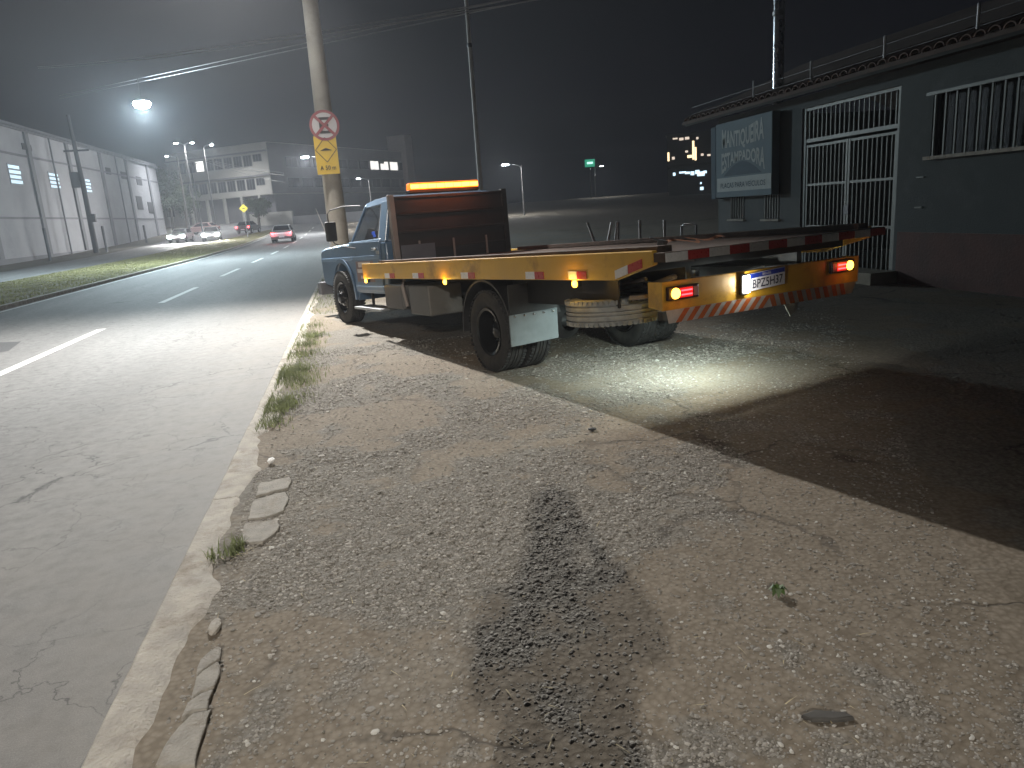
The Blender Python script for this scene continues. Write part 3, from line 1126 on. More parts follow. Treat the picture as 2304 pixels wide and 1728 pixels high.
M_REDLENS = emit('red lens', (1.0, 0.02, 0.02), 0.6, (0.30, 0.01, 0.01))
M_PLATELAMP = emit('plate lamp', (1.0, 0.97, 0.88), 60)


# --- wheels
def tyre_mesh(r=.385, w=.215, rim=.225):
    mb = B()
    h = w / 2
    prof = [(-h * .72, rim), (-h * .95, rim + .03), (-h, rim + .075), (-h * .97, r - .045), (-h * .86, r - .012), (-h * .72, r)]
    for a, c in ((-.5, -.42), (-.16, -.08), (.08, .16), (.42, .5)):
        prof += [(a * h * 1.2, r + .002), (a * h * 1.2 + .002, r - .012), (c * h * 1.2 - .002, r - .012), (c * h * 1.2, r + .002)]
    prof += [(h * .72, r), (h * .86, r - .012), (h * .97, r - .045), (h, rim + .075), (h * .95, rim + .03), (h * .72, rim)]
    mb.lathe(prof, 56, 'X')
    # shoulder lugs
    for k in range(56):
        t = 2 * math.pi * k / 56
        for s in (-1, 1):
            cx = s * h * .80
            mb.box((cx, (r - .004) * math.cos(t), (r - .004) * math.sin(t)), (h * .3, .018, .024), (t, 0, 0))
    return mb


def add_wheel(x, y, outer, label=None, kind='rear', z=.385):
    w = tyre_mesh().build('wheel', M_RUB, truck, smooth=True)
    w.location = (x, y, z)
    s = outer                     # +1/-1: side the outer face looks to
    mb = B()
    if kind == 'rear':
        prof = [(.098 * s, .232), (.102 * s, .225), (.095 * s, .20), (.02 * s, .192), (-.045 * s, .18), (-.055 * s, .12), (-.05 * s, .085), (.02 * s, .08), (.035 * s, .06), (.035 * s, .0005)]
    else:
        prof = [(.098 * s, .232), (.102 * s, .225), (.09 * s, .20), (.05 * s, .192), (.06 * s, .15), (.095 * s, .125), (.10 * s, .085), (.15 * s, .075), (.16 * s, .05), (.16 * s, .0005)]
    mb.lathe(prof, 40, 'X')
    rimo = mb.build('rim', M_RIM, w, smooth=True)
    mb = B()
    for k in range(6):
        t = 2 * math.pi * k / 6
        xx = (-.035 if kind == 'rear' else .10) * s
        mb.lathe([(xx - .012 * s, .016), (xx + .02 * s, .014), (xx + .022 * s, .0005)], 6, 'X', (0, .105 * math.cos(t), .105 * math.sin(t)))
    mb.build('wheel_nuts', M_CHROME, w)
    if kind == 'rear':
        mb = B()
        for k in range(5):
            t = 2 * math.pi * (k + .5) / 5
            mb.lathe([(-.049 * s, .028), (-.047 * s, .024), (-.047 * s, .0005)], 12, 'X', (0, .15 * math.cos(t), .15 * math.sin(t)))
        mb.build('hand_holes', M_BLK, w)
    return w


add_wheel(-.93, 0, -1)
add_wheel(-.67, 0, 1)
add_wheel(.67, 0, -1)
add_wheel(.93, 0, 1)
for sx in (-1, 1):
    w = add_wheel(sx * .86, 4.70, sx, kind='front')
    w.rotation_euler = (0, 0, R(3))
# axles
B().tube([(-.6, 0, .385), (-.2, 0, .385), (.2, 0, .385), (.6, 0, .385)], [.06, .07, .07, .06], 14).lathe([(-.17, .10), (-.1, .185), (0, .195), (.1, .185), (.17, .10)], 24, 'Y', (-.22, -.02, .40)).build('rear_axle', M_BLK, truck, smooth=True)
B().tube([(-.75, 4.7, .36), (.75, 4.7, .36)], .05, 10).build('front_axle', M_BLK, truck)


def tb(mb, name, m, bevel=0.0, smooth=False, parent=None):
    return mb.build(name, m, parent or truck, smooth, bevel, xf=PT)


# --- chassis
for sx in (-1, 1):
    tb(B().bx(sx * .42 - .04, sx * .42 + .04, -2.25, 5.6, .66, .84), 'chassis_rail', M_BLK)
for yy in (-2.0, -1.0, -.1, 1.3, 2.4):
    tb(B().bx(-.40, .40, yy - .04, yy + .04, .68, .80), 'crossmember', M_BLK)
for sx in (-1, 1):
    tb(B().bx(sx * .55, sx * .60, -2.2, 2.9, .84, .93), 'subframe_rail', M_BLK)
tb(B().tube([(-.25, .1, .42), (-.1, 1.6, .55), (0, 3.2, .62)], .05, 10), 'drive_shaft', M_BLK, smooth=True)
tb(B().bx(-.3, .3, 3.3, 4.1, .40, .78), 'gearbox', M_BLK, .04)
# bundled hoses and links seen behind the skirt
for (a, c, r_) in (((-.75, -1.95, .86), (-.45, -1.0, .80), .015), ((-.8, -2.1, .80), (-.2, -1.1, .88), .012), ((-.7, -2.2, .87), (-.5, -1.2, .74), .02), ((-.62, -1.8, .78), (.3, -2.1, .84), .014), ((-.9, -1.95, .74), (-.2, -2.05, .78), .018)):
    tb(B().tube([a, Vector(a).lerp(Vector(c), .5) + Vector((0, 0, -.04)), c], r_, 7), 'hydraulic_hose', M_GREYP if r_ > .014 else M_BLK, smooth=True)
tb(B().tube([(-.55, -2.1, .75), (-.55, -.9, .83)], .045, 12), 'hydraulic_cylinder', M_STEEL, smooth=True)

# --- flatbed
tb(B().bx(-1.06, 1.06, -2.42, 3.12, 1.015, 1.05), 'deck', M_DECK)
for yy in np.arange(-2.2, 2.9, .62):
    tb(B().bx(-1.06, 1.06, yy - .03, yy + .03, .93, 1.012), 'deck_beam', M_BLK)
for sx in (-1, 1):
    poly = [(3.22, .885), (3.22, 1.075), (-2.45, 1.075), (-2.45, .985), (-2.05, .885)]
    tb(B().prism(poly, sx * 1.065, sx * 1.105), 'side_rail', M_YEL, .006)
    tb(B().bx(sx * .94, sx * 1.062, -2.45, 2.7, 1.055, 1.10), 'deck_edge_channel', M_DECK, .004)
# tail of the deck with red and white marking bar
tb(B().bx(-1.10, 1.10, -2.56, -2.45, 1.00, 1.06), 'tail_sill', M_DECK, .004)
NT = 12
for k in range(NT):
    x0, x1 = -1.10 + 2.2 * k / NT, -1.10 + 2.2 * (k + 1) / NT
    tb(B().bx(x0 + .001, x1 - .001, -2.568, -2.5615, 1.000, 1.055), 'tail_tape', M_TWHITE if k % 2 == 0 else M_TRED)
tb(B().add([(-1.08, -2.45, 1.0), (-.80, -2.30, .98), (-.80, -2.50, .98), (-1.08, -2.55, 1.0), (-1.08, -2.45, 1.01), (-.80, -2.30, .99), (-.80, -2.50, .99), (-1.08, -2.55, 1.01)],
        [(0, 1, 2, 3), (7, 6, 5, 4), (0, 4, 5, 1), (1, 5, 6, 2), (2, 6, 7, 3), (3, 7, 4, 0)]), 'tail_gusset', M_GREYP)
# reflective tape on the side rail (white then red)
for side in (-1, 1):
    for (a, b_, c_, dz) in ((2.40, 2.24, 2.08, 0), (1.53, 1.37, 1.22, 0), (.32, .17, .03, 0), (-.88, -1.02, -1.16, 0), (-1.50, -1.61, -1.73, 0), (-2.06, -2.2, -2.35, 1)):
        x0 = side * 1.107
        x1 = side * 1.111
        for (y0, y1, m_) in ((a, b_, M_TWHITE), (b_, c_, M_TRED)):
            za = .893 + (max(0, -2.05 - y0) * .25 if dz else 0)
            zb = .893 + (max(0, -2.05 - y1) * .25 if dz else 0)
            tb(B().prism([(y0 - .002, za), (y1 + .002, zb), (y1 + .002, zb + .058), (y0 - .002, za + .058)], x0, x1), 'tape', m_)
# amber side markers
for side in (-1, 1):
    for yy in (3.14, .72, -1.56):
        mk = tb(B().bx(side * 1.075 - .02, side * 1.075 + .02, yy - .035, yy + .035, .835, .885), 'side_marker', M_BLK, .006)
        tb(B().lathe([(side * 1.094, .028), (side * 1.108, .026), (side * 1.116, .014), (side * 1.118, .0005)], 16, 'X', (0, yy, .858)), 'lens', M_AMBER, parent=mk, smooth=True)
        if side < 0:
            lamp_light(truck, PT @ Vector((side * 1.15, yy, .858)), 1.3, (1, .55, .06), size=.02, kind='POINT')
# skirt and mud guards
tb(B().bx(-.90, -.885, -1.82, -.30, .66, .882), 'skirt_panel', M_BLK)
tb(B().bx(.885, .90, -1.82, -.30, .66, .882), 'skirt_panel', M_BLK)
for sx in (-1, 1):
    mb = B()
    n = 18
    vs = []
    for k in range(n + 1):
        t = R(20 + 165 * k / n)
        for rr_ in (.475, .495):
            for xx in (.52, 1.06):
                vs.append((sx * xx, -rr_ * math.cos(t) - .02, .385 + rr_ * math.sin(t)))
    fs = []
    for k in range(n):
        o_ = 4 * k
        fs += [(o_, o_ + 1, o_ + 5, o_ + 4), (o_ + 2, o_ + 6, o_ + 7, o_ + 3), (o_, o_ + 4, o_ + 6, o_ + 2), (o_ + 1, o_ + 3, o_ + 7, o_ + 5)]
    fs += [(0, 2, 3, 1), (4 * n, 4 * n + 1, 4 * n + 3, 4 * n + 2)]
    mb.add(vs, fs).build('mudguard', M_BLK, truck, smooth=True)
    fl = B().box((sx * .86, -.56, .465), (.50, .012, .28), (R(2), R(1.5 * sx), 0)).build('mud_flap', M_FLAP, truck, bevel=.004)
    for k in range(5):
        B().lathe([(-.570, .012), (-.580, .010), (-.583, .0005)], 10, 'Y', (sx * .86 - .20 + .10 * k, 0, .585)).build('bolt', M_CHROME, fl)
    B().bx(sx * .60, sx * 1.1, -.555, -.545, .59, .86).build('flap_bracket', M_BLK, truck)
# tanks and boxes under the deck, step
tb(B().bx(-1.0, -.55, 2.20, 2.80, .50, .80), 'battery_box', mat('grey box', (0.085, 0.08, 0.077), .6), .03)
tb(B().bx(-1.0, -.58, 1.42, 1.98, .46, .80), 'tool_box', mat('grey tool box', (0.10, 0.098, 0.092), .6), .02)
tb(B().tube([(-.98, 2.12, .86), (-1.02, 2.1, .8), (-.99, 2.08, .55)], .022, 8), 'air_hose', M_GREYP, smooth=True)
tb(B().lathe([(2.0, .0005), (2.0, .14), (2.15, .16), (2.75, .16), (2.9, .14), (2.9, .0005)], 20, 'Y', (.75, 0, .62)), 'fuel_tank', M_BLK, smooth=True)
for sx in (-1, 1):
    tb(B().bx(sx * .72, sx * .98, 3.05, 4.15, .44, .475), 'step', M_STEEL, .006)
    tb(B().bx(sx * .75, sx * .78, 3.3, 3.34, .47, .72).bx(sx * .75, sx * .78, 3.9, 3.94, .47, .72), 'step_bracket', M_BLK)
# spare wheel carried flat under the tail
sp = tyre_mesh(.37, .20, .21).build('spare_wheel', mat('dusty tyre rubber', (0.27, 0.28, 0.275), 0.85, var=.25, scale=16), truck, smooth=True)
sp.rotation_euler = (0, R(90), 0)
sp.matrix_local = Matrix.Translation((-.70, -1.50, .685)) @ Matrix.Rotation(R(-3), 4, 'X') @ Matrix.Rotation(R(90), 4, 'Y')
B().lathe([(.06, .21), (0, .2), (-.04, .12), (-.04, .0005)], 30, 'X').build('rim', M_RIM, sp, smooth=True)
tb(B().bx(-.74, -.66, -1.9, -1.0, .70, .73), 'spare_carrier', M_BLK)

# --- rear bumper (level with the ground)
BY = -2.40
bu = B().prism([(-.98, .775), (1.01, .755), (1.01, .955), (-.98, .965)], BY, BY + .012, 'Y').build('bumper', M_YEL, truck, bevel=.003)
B().prism([(BY, .775), (BY + .14, .79), (BY + .14, .96), (BY, .965)], -.992, -.981).build('bumper_end', M_YEL, bu)
B().prism([(BY, .755), (BY + .14, .77), (BY + .14, .95), (BY, .955)], 1.011, 1.022).build('bumper_end', M_YEL, bu)
B().bx(-.97, 1.0, BY + .0125, BY + .14, .93, .945).build('bumper_top_flange', M_YEL, bu)
B().bx(-.95, .98, BY + .05, BY + .10, .70, .76).build('bumper_beam', M_BLK, truck)


def bz(x):
    return .778 - .01 * (x + .98)


# under-run band: diagonal orange and white stripes, mirrored at the centre
band = B()
x0b, x1b = -.965, 1.0
band.add([(x0b, BY - .002, bz(x0b) - .002), (x1b, BY - .002, bz(x1b) - .002), (x1b - .02, BY + .02, bz(x1b) - .095), (x0b + .04, BY + .02, bz(x0b) - .095)], [(0, 1, 2, 3)])
bando = band.build('stripe_band', mat('band base grey white', (0.50, 0.48, 0.46), .5, var=.1, scale=20), truck)
ns = 10
for half in (-1, 1):
    for k in range(ns):
        # stripes lean outward at the bottom on each half
        xc = .02 + half * (.045 + k * .098)
        sl = half * -.06
        a0, a1 = xc - .026, xc + .026
        if min(a0, a0 - sl, a0 + sl) < x0b + .03 or max(a1, a1 - sl, a1 + sl) > x1b - .03:
            continue
        t0, t1 = (a0 + sl * .5, a1 + sl * .5), (a0 - sl * .5, a1 - sl * .5)
        B().add([(t0[0], BY - .0045, bz(t0[0]) - .003), (t0[1], BY - .0045, bz(t0[1]) - .003), (t1[1], BY + .0175, bz(t1[1]) - .094), (t1[0], BY + .0175, bz(t1[0]) - .094)], [(0, 1, 2, 3)]).build('stripe', M_TORANGE, bando)


def tail_lamp(xc, sgn, zc):
    """sgn -1: amber at the left end"""
    h = B().bx(xc - .135, xc + .135, BY - .028, BY - .0008, zc - .045, zc + .045).build('tail_lamp', mat('lamp housing', (0.03, 0.012, 0.01), .4), truck, bevel=.006)
    xa = xc + sgn * .075
    B().lathe([(BY - .029, .036), (BY - .040, .034), (BY - .046, .018), (BY - .047, .0005)], 20, 'Y', (xa, 0, zc)).build('indicator', M_AMBER, h, smooth=True)
    B().bx(xc - sgn * .02 - .055, xc - sgn * .02 + .055, BY - .0335, BY - .029, zc - .032, zc + .032).build('red_lens', M_REDLENS, h)
    for dz in (-.014, .014):
        B().bx(xc - sgn * .02 - .047, xc - sgn * .02 + .047, BY - .037, BY - .034, zc + dz - .005, zc + dz + .005).build('led_row', M_REDLED, h)
    B().bx(xc - sgn * .105 - .02, xc - sgn * .105 + .02, BY - .0335, BY - .029, zc - .03, zc + .03).build('reverse_lens', mat('clear lens', (0.35, 0.30, 0.28), .2), h)
    lamp_light(truck, (xa, BY - .12, zc), .16, (1, .5, .05), size=.03, kind='POINT')
    lamp_light(truck, (xc - sgn * .02, BY - .10, zc), .10, (1, .03, .03), size=.03, kind='POINT')


tail_lamp(-.83, -1, .885)
tail_lamp(.80, 1, .895)
# number plate
plate = B().prism([(-.215, .815), (.165, .832), (.165, .955), (-.215, .938)], BY - .012, BY - .002, 'Y').build('number_plate', mat('plate white', (0.62, 0.61, 0.64), .35, var=.05), truck)


def pl(u, v, dy=-.0145):
    return (-.215 + u, BY + dy, .815 + u * .0447 + v)


B().add([pl(.004, .088, -.013), pl(.376, .088, -.013), pl(.376, .120, -.013), pl(.004, .120, -.013)], [(0, 1, 2, 3)]).build('blue_band', mat('plate blue', (0.012, 0.03, 0.24), .35), plate)
lettering('BRASIL', .09, .016, lambda u, v: pl(.145 + u, .096 + v), M_SWHITE, plate, .02)
lettering('BPZ5H37', .31, .062, lambda u, v: pl(.045 + u, .015 + v), mat('plate ink', (0.03, 0.03, 0.05), .5), plate, .012)
lampp = B().bx(-.30, -.235, BY - .035, BY - .001, .80, .945).build('plate_lamp', M_BLK, truck, bevel=.008)
B().bx(-.292, -.232, BY - .050, BY - .0365, .815, .935).build('lens', M_PLATELAMP, lampp, bevel=.006)
lamp_light(truck, (-.24, BY - .10, .88), 1.3, (1, .96, .88), size=.03, kind='POINT')
lamp_light(truck, (-.27, BY + .10, .86), 55.0, (.9, 1, .95), size=.03, kind='POINT')   # extra light added behind the bumper to brighten the spare wheel
# pale bent bracket hanging under the bumper
B().prism([(.24, .70), (.44, .70), (.435, .60), (.36, .555), (.30, .64)], BY + .09, BY + .10, 'Y').build('hitch_plate', mat('pale bent steel', (0.33, 0.33, 0.30), .6, .2), truck)
# work light under the tail, lighting the ground
wl = B().lathe([(0, .0005), (0, .05), (-.05, .055), (-.06, .05)], 18, 'Z', (.02, -1.62, .92)).build('work_light', M_BLK, truck, smooth=True)
B().lathe([(-.061, .046), (-.063, .0005)], 18, 'Z', (.02, -1.62, .92)).build('lens', M_PLATELAMP, wl)
lamp_light(truck, (.02, -1.62, .80), 125.0, (.82, 1.0, .95), (-.03, .62, -.80), 168, 1.0, .09)

# --- stake posts on the far edge of the deck and loose strap hooks
for (y0, z0, y1, z1) in ((1.02, 1.04, 1.16, 1.30), (.80, 1.06, .70, 1.28), (.66, 1.06, .60, 1.28), (.60, 1.06, .58, 1.28), (.22, 1.06, .21, 1.27), (-.17, 1.06, -.18, 1.25)):
    tb(B().tube([(1.03, y0, z0), (1.03, y1, z1 + .02)], .014, 8), 'stake', M_STEEL)
tb(B().tube([(1.03, -.42, 1.08), (1.03, -.43, 1.19), (1.03, -.46, 1.205), (1.03, -.60, 1.205), (1.03, -.63, 1.19), (1.03, -.63, 1.08)], .011, 8), 'stake_loop', M_STEEL, smooth=True)

# --- headboard and light bar
HBY = 2.72
for sx in (-1, 1):
    tb(B().bx(sx * .80 - .035, sx * .80 + .035, HBY - .04, HBY + .04, 1.05, 1.88), 'headboard_post', M_GREYP if sx < 0 else M_BLK, .006)  # right post black: the darkness on that side is put into its colour
tb(B().bx(-.765, .765, HBY - .02, HBY + .02, 1.05, 1.86), 'headboard_panel', mat('dark headboard steel', (0.018, 0.015, 0.015), .6, .1, var=.3, scale=6))
for zz in (1.20, 1.42, 1.64, 1.84):
    tb(B().bx(-.765, .765, HBY - .045, HBY - .0205, zz - .015, zz + .015), 'headboard_rail', M_BLK, .004)
for xx in (-.50, -.02, .46):
    tb(B().bx(xx - .012, xx + .012, HBY - .06, HBY - .046, 1.06, 1.30), 'headboard_hook', M_GREYP)
tb(B().bx(-.76, -.30, HBY - .075, HBY - .061, 1.07, 1.26), 'headboard_plate', mat('grey blue plate', (0.09, 0.095, 0.11), .5))
lb = tb(B().bx(-.56, .43, HBY - .05, HBY + .06, 1.885, 1.925), 'light_bar', M_BLK, .01)
tb(B().prism([(HBY - .065, 1.926), (HBY + .07, 1.926), (HBY + .06, 2.005), (HBY - .045, 2.01), (HBY - .06, 1.998)], -.545, .415), 'lens', M_AMBERBAR, .008, parent=lb)
for k in range(8):
    tb(B().bx(-.535 + k * .118, -.535 + k * .118 + .108, HBY - .074, HBY - .060, 1.938, 1.988), 'led_module', M_AMBERCORE, parent=lb)
ald = bpy.data.lights.new('bar_glow', 'AREA')
ald.shape = 'RECTANGLE'
ald.size, ald.size_y = .95, .04
ald.energy = 3.0
ald.color = (1, .18, .02)
ao = bpy.data.objects.new('bar_glow', ald)
ao.location = PT @ Vector((-.06, HBY - .20, 1.96))
aim(ao, (0, .45, -1))
link(ao, truck)

# --- cab
def cab_side(s0, s1):
    pts = [(2.86, .66), (2.84, 1.33), (4.34, 1.36), (5.40, 1.335), (5.72, 1.30), (5.80, 1.24), (5.80, .90), (5.74, .76), (5.32, .73)]
    n = 14
    for k in range(n + 1):
        t = R(-8 + 196 * k / n)
        pts.append((4.72 + .50 * math.cos(t), .60 + .50 * math.sin(t)))
    pts += [(4.15, .66)]
    return pts


tb(B().prism(cab_side(0, 0), -.90, .90), 'cab_body', M_BLUE, .03, smooth=True)
# wheel-arch lips
for sx in (-1, 1):
    mb = B()
    vs, fs = [], []
    n = 16
    for k in range(n + 1):
        t = R(-4 + 188 * k / n)
        for rr_ in (.495, .555):
            for xx in (.905, .925):
                vs.append((sx * xx, 4.72 + rr_ * math.cos(t), .60 + rr_ * math.sin(t)))
    for k in range(n):
        o_ = 4 * k
        fs += [(o_, o_ + 1, o_ + 5, o_ + 4), (o_ + 2, o_ + 6, o_ + 7, o_ + 3), (o_, o_ + 4, o_ + 6, o_ + 2), (o_ + 1, o_ + 3, o_ + 7, o_ + 5)]
    tb(mb.add(vs, fs), 'wheel_arch', M_BLUE, smooth=True)
    # swage band along the side, door, door furniture
    tb(B().bx(sx * .9015, sx * .915, 4.20, 5.74, 1.12, 1.17), 'side_moulding', M_BLUE2, .005)
    door = tb(B().prism([(3.02, .70), (3.00, 1.345), (4.12, 1.365), (4.16, 1.1), (4.10, .70)], sx * .902, sx * .918), 'door', M_BLUE, .008)
    tb(B().bx(sx * .9185, sx * .926, 3.03, 4.12, 1.12, 1.17), 'door_moulding', M_BLUE2, .003, parent=door)
    tb(B().bx(sx * .919, sx * .945, 3.10, 3.24, 1.235, 1.265), 'handle', M_CHROME, .006, parent=door)
    tb(B().bx(sx * .919, sx * .928, 3.02, 4.10, .745, .765), 'lower_crease', M_BLUE2, .003, parent=door)
    if sx < 0:
        # faded lettered panels on the door
        M_DEC = mat('faded decal white', (0.52, 0.47, 0.44), .6, var=.15, scale=25)
        M_DECR = mat('faded decal brown', (0.20, 0.13, 0.12), .6, var=.2, scale=20)
        tb(B().bx(-.9195, -.9189, 3.30, 4.02, .82, 1.10), 'decal', M_DECR, parent=door)
        tb(B().bx(-.9205, -.9198, 3.42, 3.92, 1.02, 1.085), 'decal_band', M_DEC, parent=door)
        tb(B().bx(-.9205, -.9198, 3.36, 3.98, .945, .995), 'decal_band', M_DEC, parent=door)
        tb(B().bx(-.9205, -.9198, 3.34, 3.86, .86, .905), 'decal_band', M_DEC, parent=door)
        mb = B()
        for k in range(7):
            mb.box((-.9212, 3.42 + .055 * k, .915 + .012 * math.sin(k * 2.1)), (.0008, .038, .010 + .008 * (k % 3)), (R(18 * (k % 2) - 5), 0, 0))
        tb(mb, 'decal_script', mat('decal ink', (0.04, 0.035, 0.05), .6), parent=door)
    # fuel flap, front turn lamp
    tb(B().bx(sx * .919, sx * .924, 3.02, 3.14, 1.18, 1.225), 'badge', M_DECR if False else M_STEEL, parent=door)


# greenhouse: roof, pillars, panes
def gh(y, z):
    """half width of the cab above the belt at height z"""
    return .885 - (z - 1.345) * .26


zt = 1.80
roofp = [(2.84, 1.80), (2.86, 1.86), (3.00, 1.895), (3.55, 1.895), (3.74, 1.86), (3.80, 1.815), (3.79, 1.79)]
vs, n = [], len(roofp)
for sx in (-1, 1):
    for (yy, zz) in roofp:
        hw = .775 if zz < 1.83 else (.755 if zz < 1.88 else .69)
        vs.append((sx * hw, yy, zz))
mb = B().add(vs, [tuple(range(n)), tuple(range(2 * n - 1, n - 1, -1))] + [(i, i + n, (i + 1) % n + n, (i + 1) % n) for i in range(n)])
tb(mb, 'roof', M_BLUE, .025, smooth=True)


def pillar(a, c, w, name):
    """a, c: (x,y,z) bottom and top centre, w: (wx, wy)"""
    (ax, ay, az), (cx_, cy_, cz) = a, c
    vs = []
    for (x_, y_, z_) in (a, c):
        vs += [(x_ - w[0], y_ - w[1], z_), (x_ + w[0], y_ - w[1], z_), (x_ + w[0], y_ + w[1], z_), (x_ - w[0], y_ + w[1], z_)]
    return tb(B().add(vs, [(0, 1, 2, 3), (7, 6, 5, 4), (0, 4, 5, 1), (1, 5, 6, 2), (2, 6, 7, 3), (3, 7, 4, 0)]), name, M_BLUE, .01)


for sx in (-1, 1):
    pillar((sx * .86, 4.28, 1.33), (sx * .75, 3.74, 1.83), (.025, .03), 'windscreen_pillar')
    pillar((sx * .865, 2.97, 1.33), (sx * .755, 2.97, 1.83), (.025, .125), 'rear_pillar')
    tb(B().bx(sx * .80, sx * .90, 3.0, 4.3, 1.325, 1.375), 'window_sill', M_BLUE2, .015)
    # door glass with vent post
    tb(B().add([(sx * .868, 3.09, 1.37), (sx * .868, 4.22, 1.37), (sx * .765, 3.74, 1.80), (sx * .765, 3.09, 1.80)], [(0, 1, 2, 3)]), 'door_glass', M_GLASS)
    tb(B().tube([(sx * .872, 3.12, 1.37), (sx * .772, 3.12, 1.80)], .012, 6), 'window_trim', M_CHROME)
tb(B().add([(-.83, 4.29, 1.36), (.83, 4.29, 1.36), (.72, 3.76, 1.82), (-.72, 3.76, 1.82)], [(0, 1, 2, 3)]), 'windscreen', M_GLASS)
tb(B().bx(-.74, .74, 2.845, 2.865, 1.34, 1.80), 'cab_back_panel', M_BLUE)
tb(B().bx(-.70, .70, 3.0, 3.15, 1.0, 1.62).bx(-.70, .70, 3.15, 3.6, 1.0, 1.2), 'bench_seat', M_BLK, .03)
tb(B().bx(-.78, .78, 4.0, 4.28, 1.15, 1.36), 'dashboard', M_BLK, .02)
tb(B().lathe([(-.012, .19), (0, .205), (.012, .19), (0, .178)], 24, 'Y', (-.38, 3.85, 1.42), closed=True), 'steering_wheel', M_BLK, smooth=True)
tb(B().box((-.62, 3.98, 1.47), (.03, .07, .045)).box((-.62, 3.95, 1.43), (.03, .05, .035)), 'dash_display', emit('blue display', (0.04, 0.16, 1.0), 1.3), .008)
# hood, grille, headlamps, bumper
tb(B().prism([(4.36, 1.365), (5.45, 1.345), (5.70, 1.315), (5.70, 1.30), (4.36, 1.34)], -.62, .62), 'hood', M_BLUE, .01, smooth=True)
tb(B().bx(-.86, .86, 5.801, 5.83, .92, 1.20), 'grille', M_BLK, .01)
for sx in (-1, 1):
    tb(B().lathe([(5.825, .10), (5.845, .095), (5.86, .05), (5.862, .0005)], 20, 'Y', (sx * .66, 0, 1.06)), 'headlamp', mat('headlamp glass', (0.4, 0.4, 0.4), .1), smooth=True)
tb(B().prism([(5.80, .60), (5.95, .60), (5.97, .66), (5.95, .80), (5.80, .80)], -.97, .97), 'front_bumper', mat('grey bumper', (0.15, 0.15, 0.16), .45, .3), .012)
# mirror on two arms, whip aerial
mr_ = tb(B().box((-1.13, 4.28, 1.54), (.17, .045, .27), (R(2), 0, R(12))), 'mirror', M_BLK, .02)
tb(B().tube([(-.82, 3.80, 1.84), (-.98, 4.05, 1.86), (-1.12, 4.24, 1.83), (-1.15, 4.28, 1.78), (-1.15, 4.28, 1.66)], .009, 7), 'upper_arm', M_DKSTEEL, parent=mr_, smooth=True)
tb(B().tube([(-1.12, 4.28, 1.41), (-1.10, 4.27, 1.37), (-1.02, 4.15, 1.32), (-.92, 3.95, 1.28)], .009, 7), 'lower_arm', M_DKSTEEL, parent=mr_, smooth=True)
tb(B().tube([(-.93, 4.98, 1.30), (-1.00, 5.02, 1.60), (-1.08, 5.06, 1.92)], [.012, .010, .004], 6), 'aerial', mat('white aerial', (0.65, 0.62, 0.6), .5), smooth=True)

# ratchet strap lying on the deck
c = truck.matrix_basis @ (PT @ Vector((.02, -1.62, 1.056)))
st = thing('ratchet_strap', 'faded orange ratchet strap lying in a heap on the truck deck', 'strap', c, TH)
M_STRAP = mat('faded orange strap', (0.40, 0.16, 0.07), .8, var=.25, scale=30)
M_STRAPG = mat('strap webbing pale', (0.33, 0.26, 0.22), .8, var=.25, scale=30)
mb = B()
pts = []
for k in range(26):
    u = k / 25
    pts.append(Vector((-.26 + .55 * u + .04 * math.sin(u * 19), .10 * math.sin(u * 11 + 1), .012 + .035 * abs(math.sin(u * 8.5)))))
for k in range(25):
    a, b2 = pts[k], pts[k + 1]
    w_ = Vector((.0, .022, .006))
    mb.add([a - w_, b2 - w_, b2 + w_, a + w_], [(0, 1, 2, 3)])
mb.build('webbing', M_STRAP, st, smooth=True)
B().box((-.28, .03, .03), (.10, .05, .045), (.2, .1, .5)).tube([(-.30, .05, .05), (-.36, .09, .075)], .008, 6).build('ratchet', M_STEEL, st, bevel=.005)
B().tube([(.28, .02, .02), (.33, .04, .03), (.35, .01, .03), (.33, -.015, .025)], .006, 6).build('hook', M_STEEL, st, smooth=True)


# ================================================================== RIGHT-HAND BUILDING (facade parallel to the road)
FX = 8.0
shop = thing('workshop_building', 'low dark green workshop building with barred gate behind the truck', 'building', (FX, 12, -.1))
M_WALL = mat('grey green wall', (0.042, 0.052, 0.054), .85, var=.14, scale=2, bump=.2, bscale=40, wear=(0.07, 0.08, 0.08), wear_amt=.6, wear_scale=1.3)
M_DADO = mat('brick red dado', (0.085, 0.04, 0.034), .85, var=.2, scale=3, bump=.3, bscale=30)
M_BAR = mat('pale iron bar', (0.125, 0.132, 0.122), .55, .2)
M_DARKIN = mat('dark interior', (0.018, 0.02, 0.018), .9)


def sb(name, x0, x1, y0, y1, z0, z1, m, bevel=0, parent=None):
    return B().bx(x0 - FX, x1 - FX, y0 - 12, y1 - 12, z0 + .1, z1 + .1).build(name, m, parent or shop, bevel=bevel)


def wall_with_holes(y0, y1, z0, z1, holes, name='wall', m=M_WALL, x0=FX, x1=FX + .2):
    """front wall as boxes around rectangular openings (sorted along y)"""
    mb = B()

    def bxx(a, b_, c_, d_):
        if b_ - a > .001 and d_ - c_ > .001:
            mb.bx(x0 - FX, x1 - FX, a - 12, b_ - 12, c_ + .1, d_ + .1)
    y = y0
    for (a, b_, c_, d_) in sorted(holes):
        bxx(y, a, z0, z1)
        bxx(a, b_, z0, c_)
        bxx(a, b_, d_, z1)
        y = b_
    bxx(y, y1, z0, z1)
    return mb.build(name, m, shop)


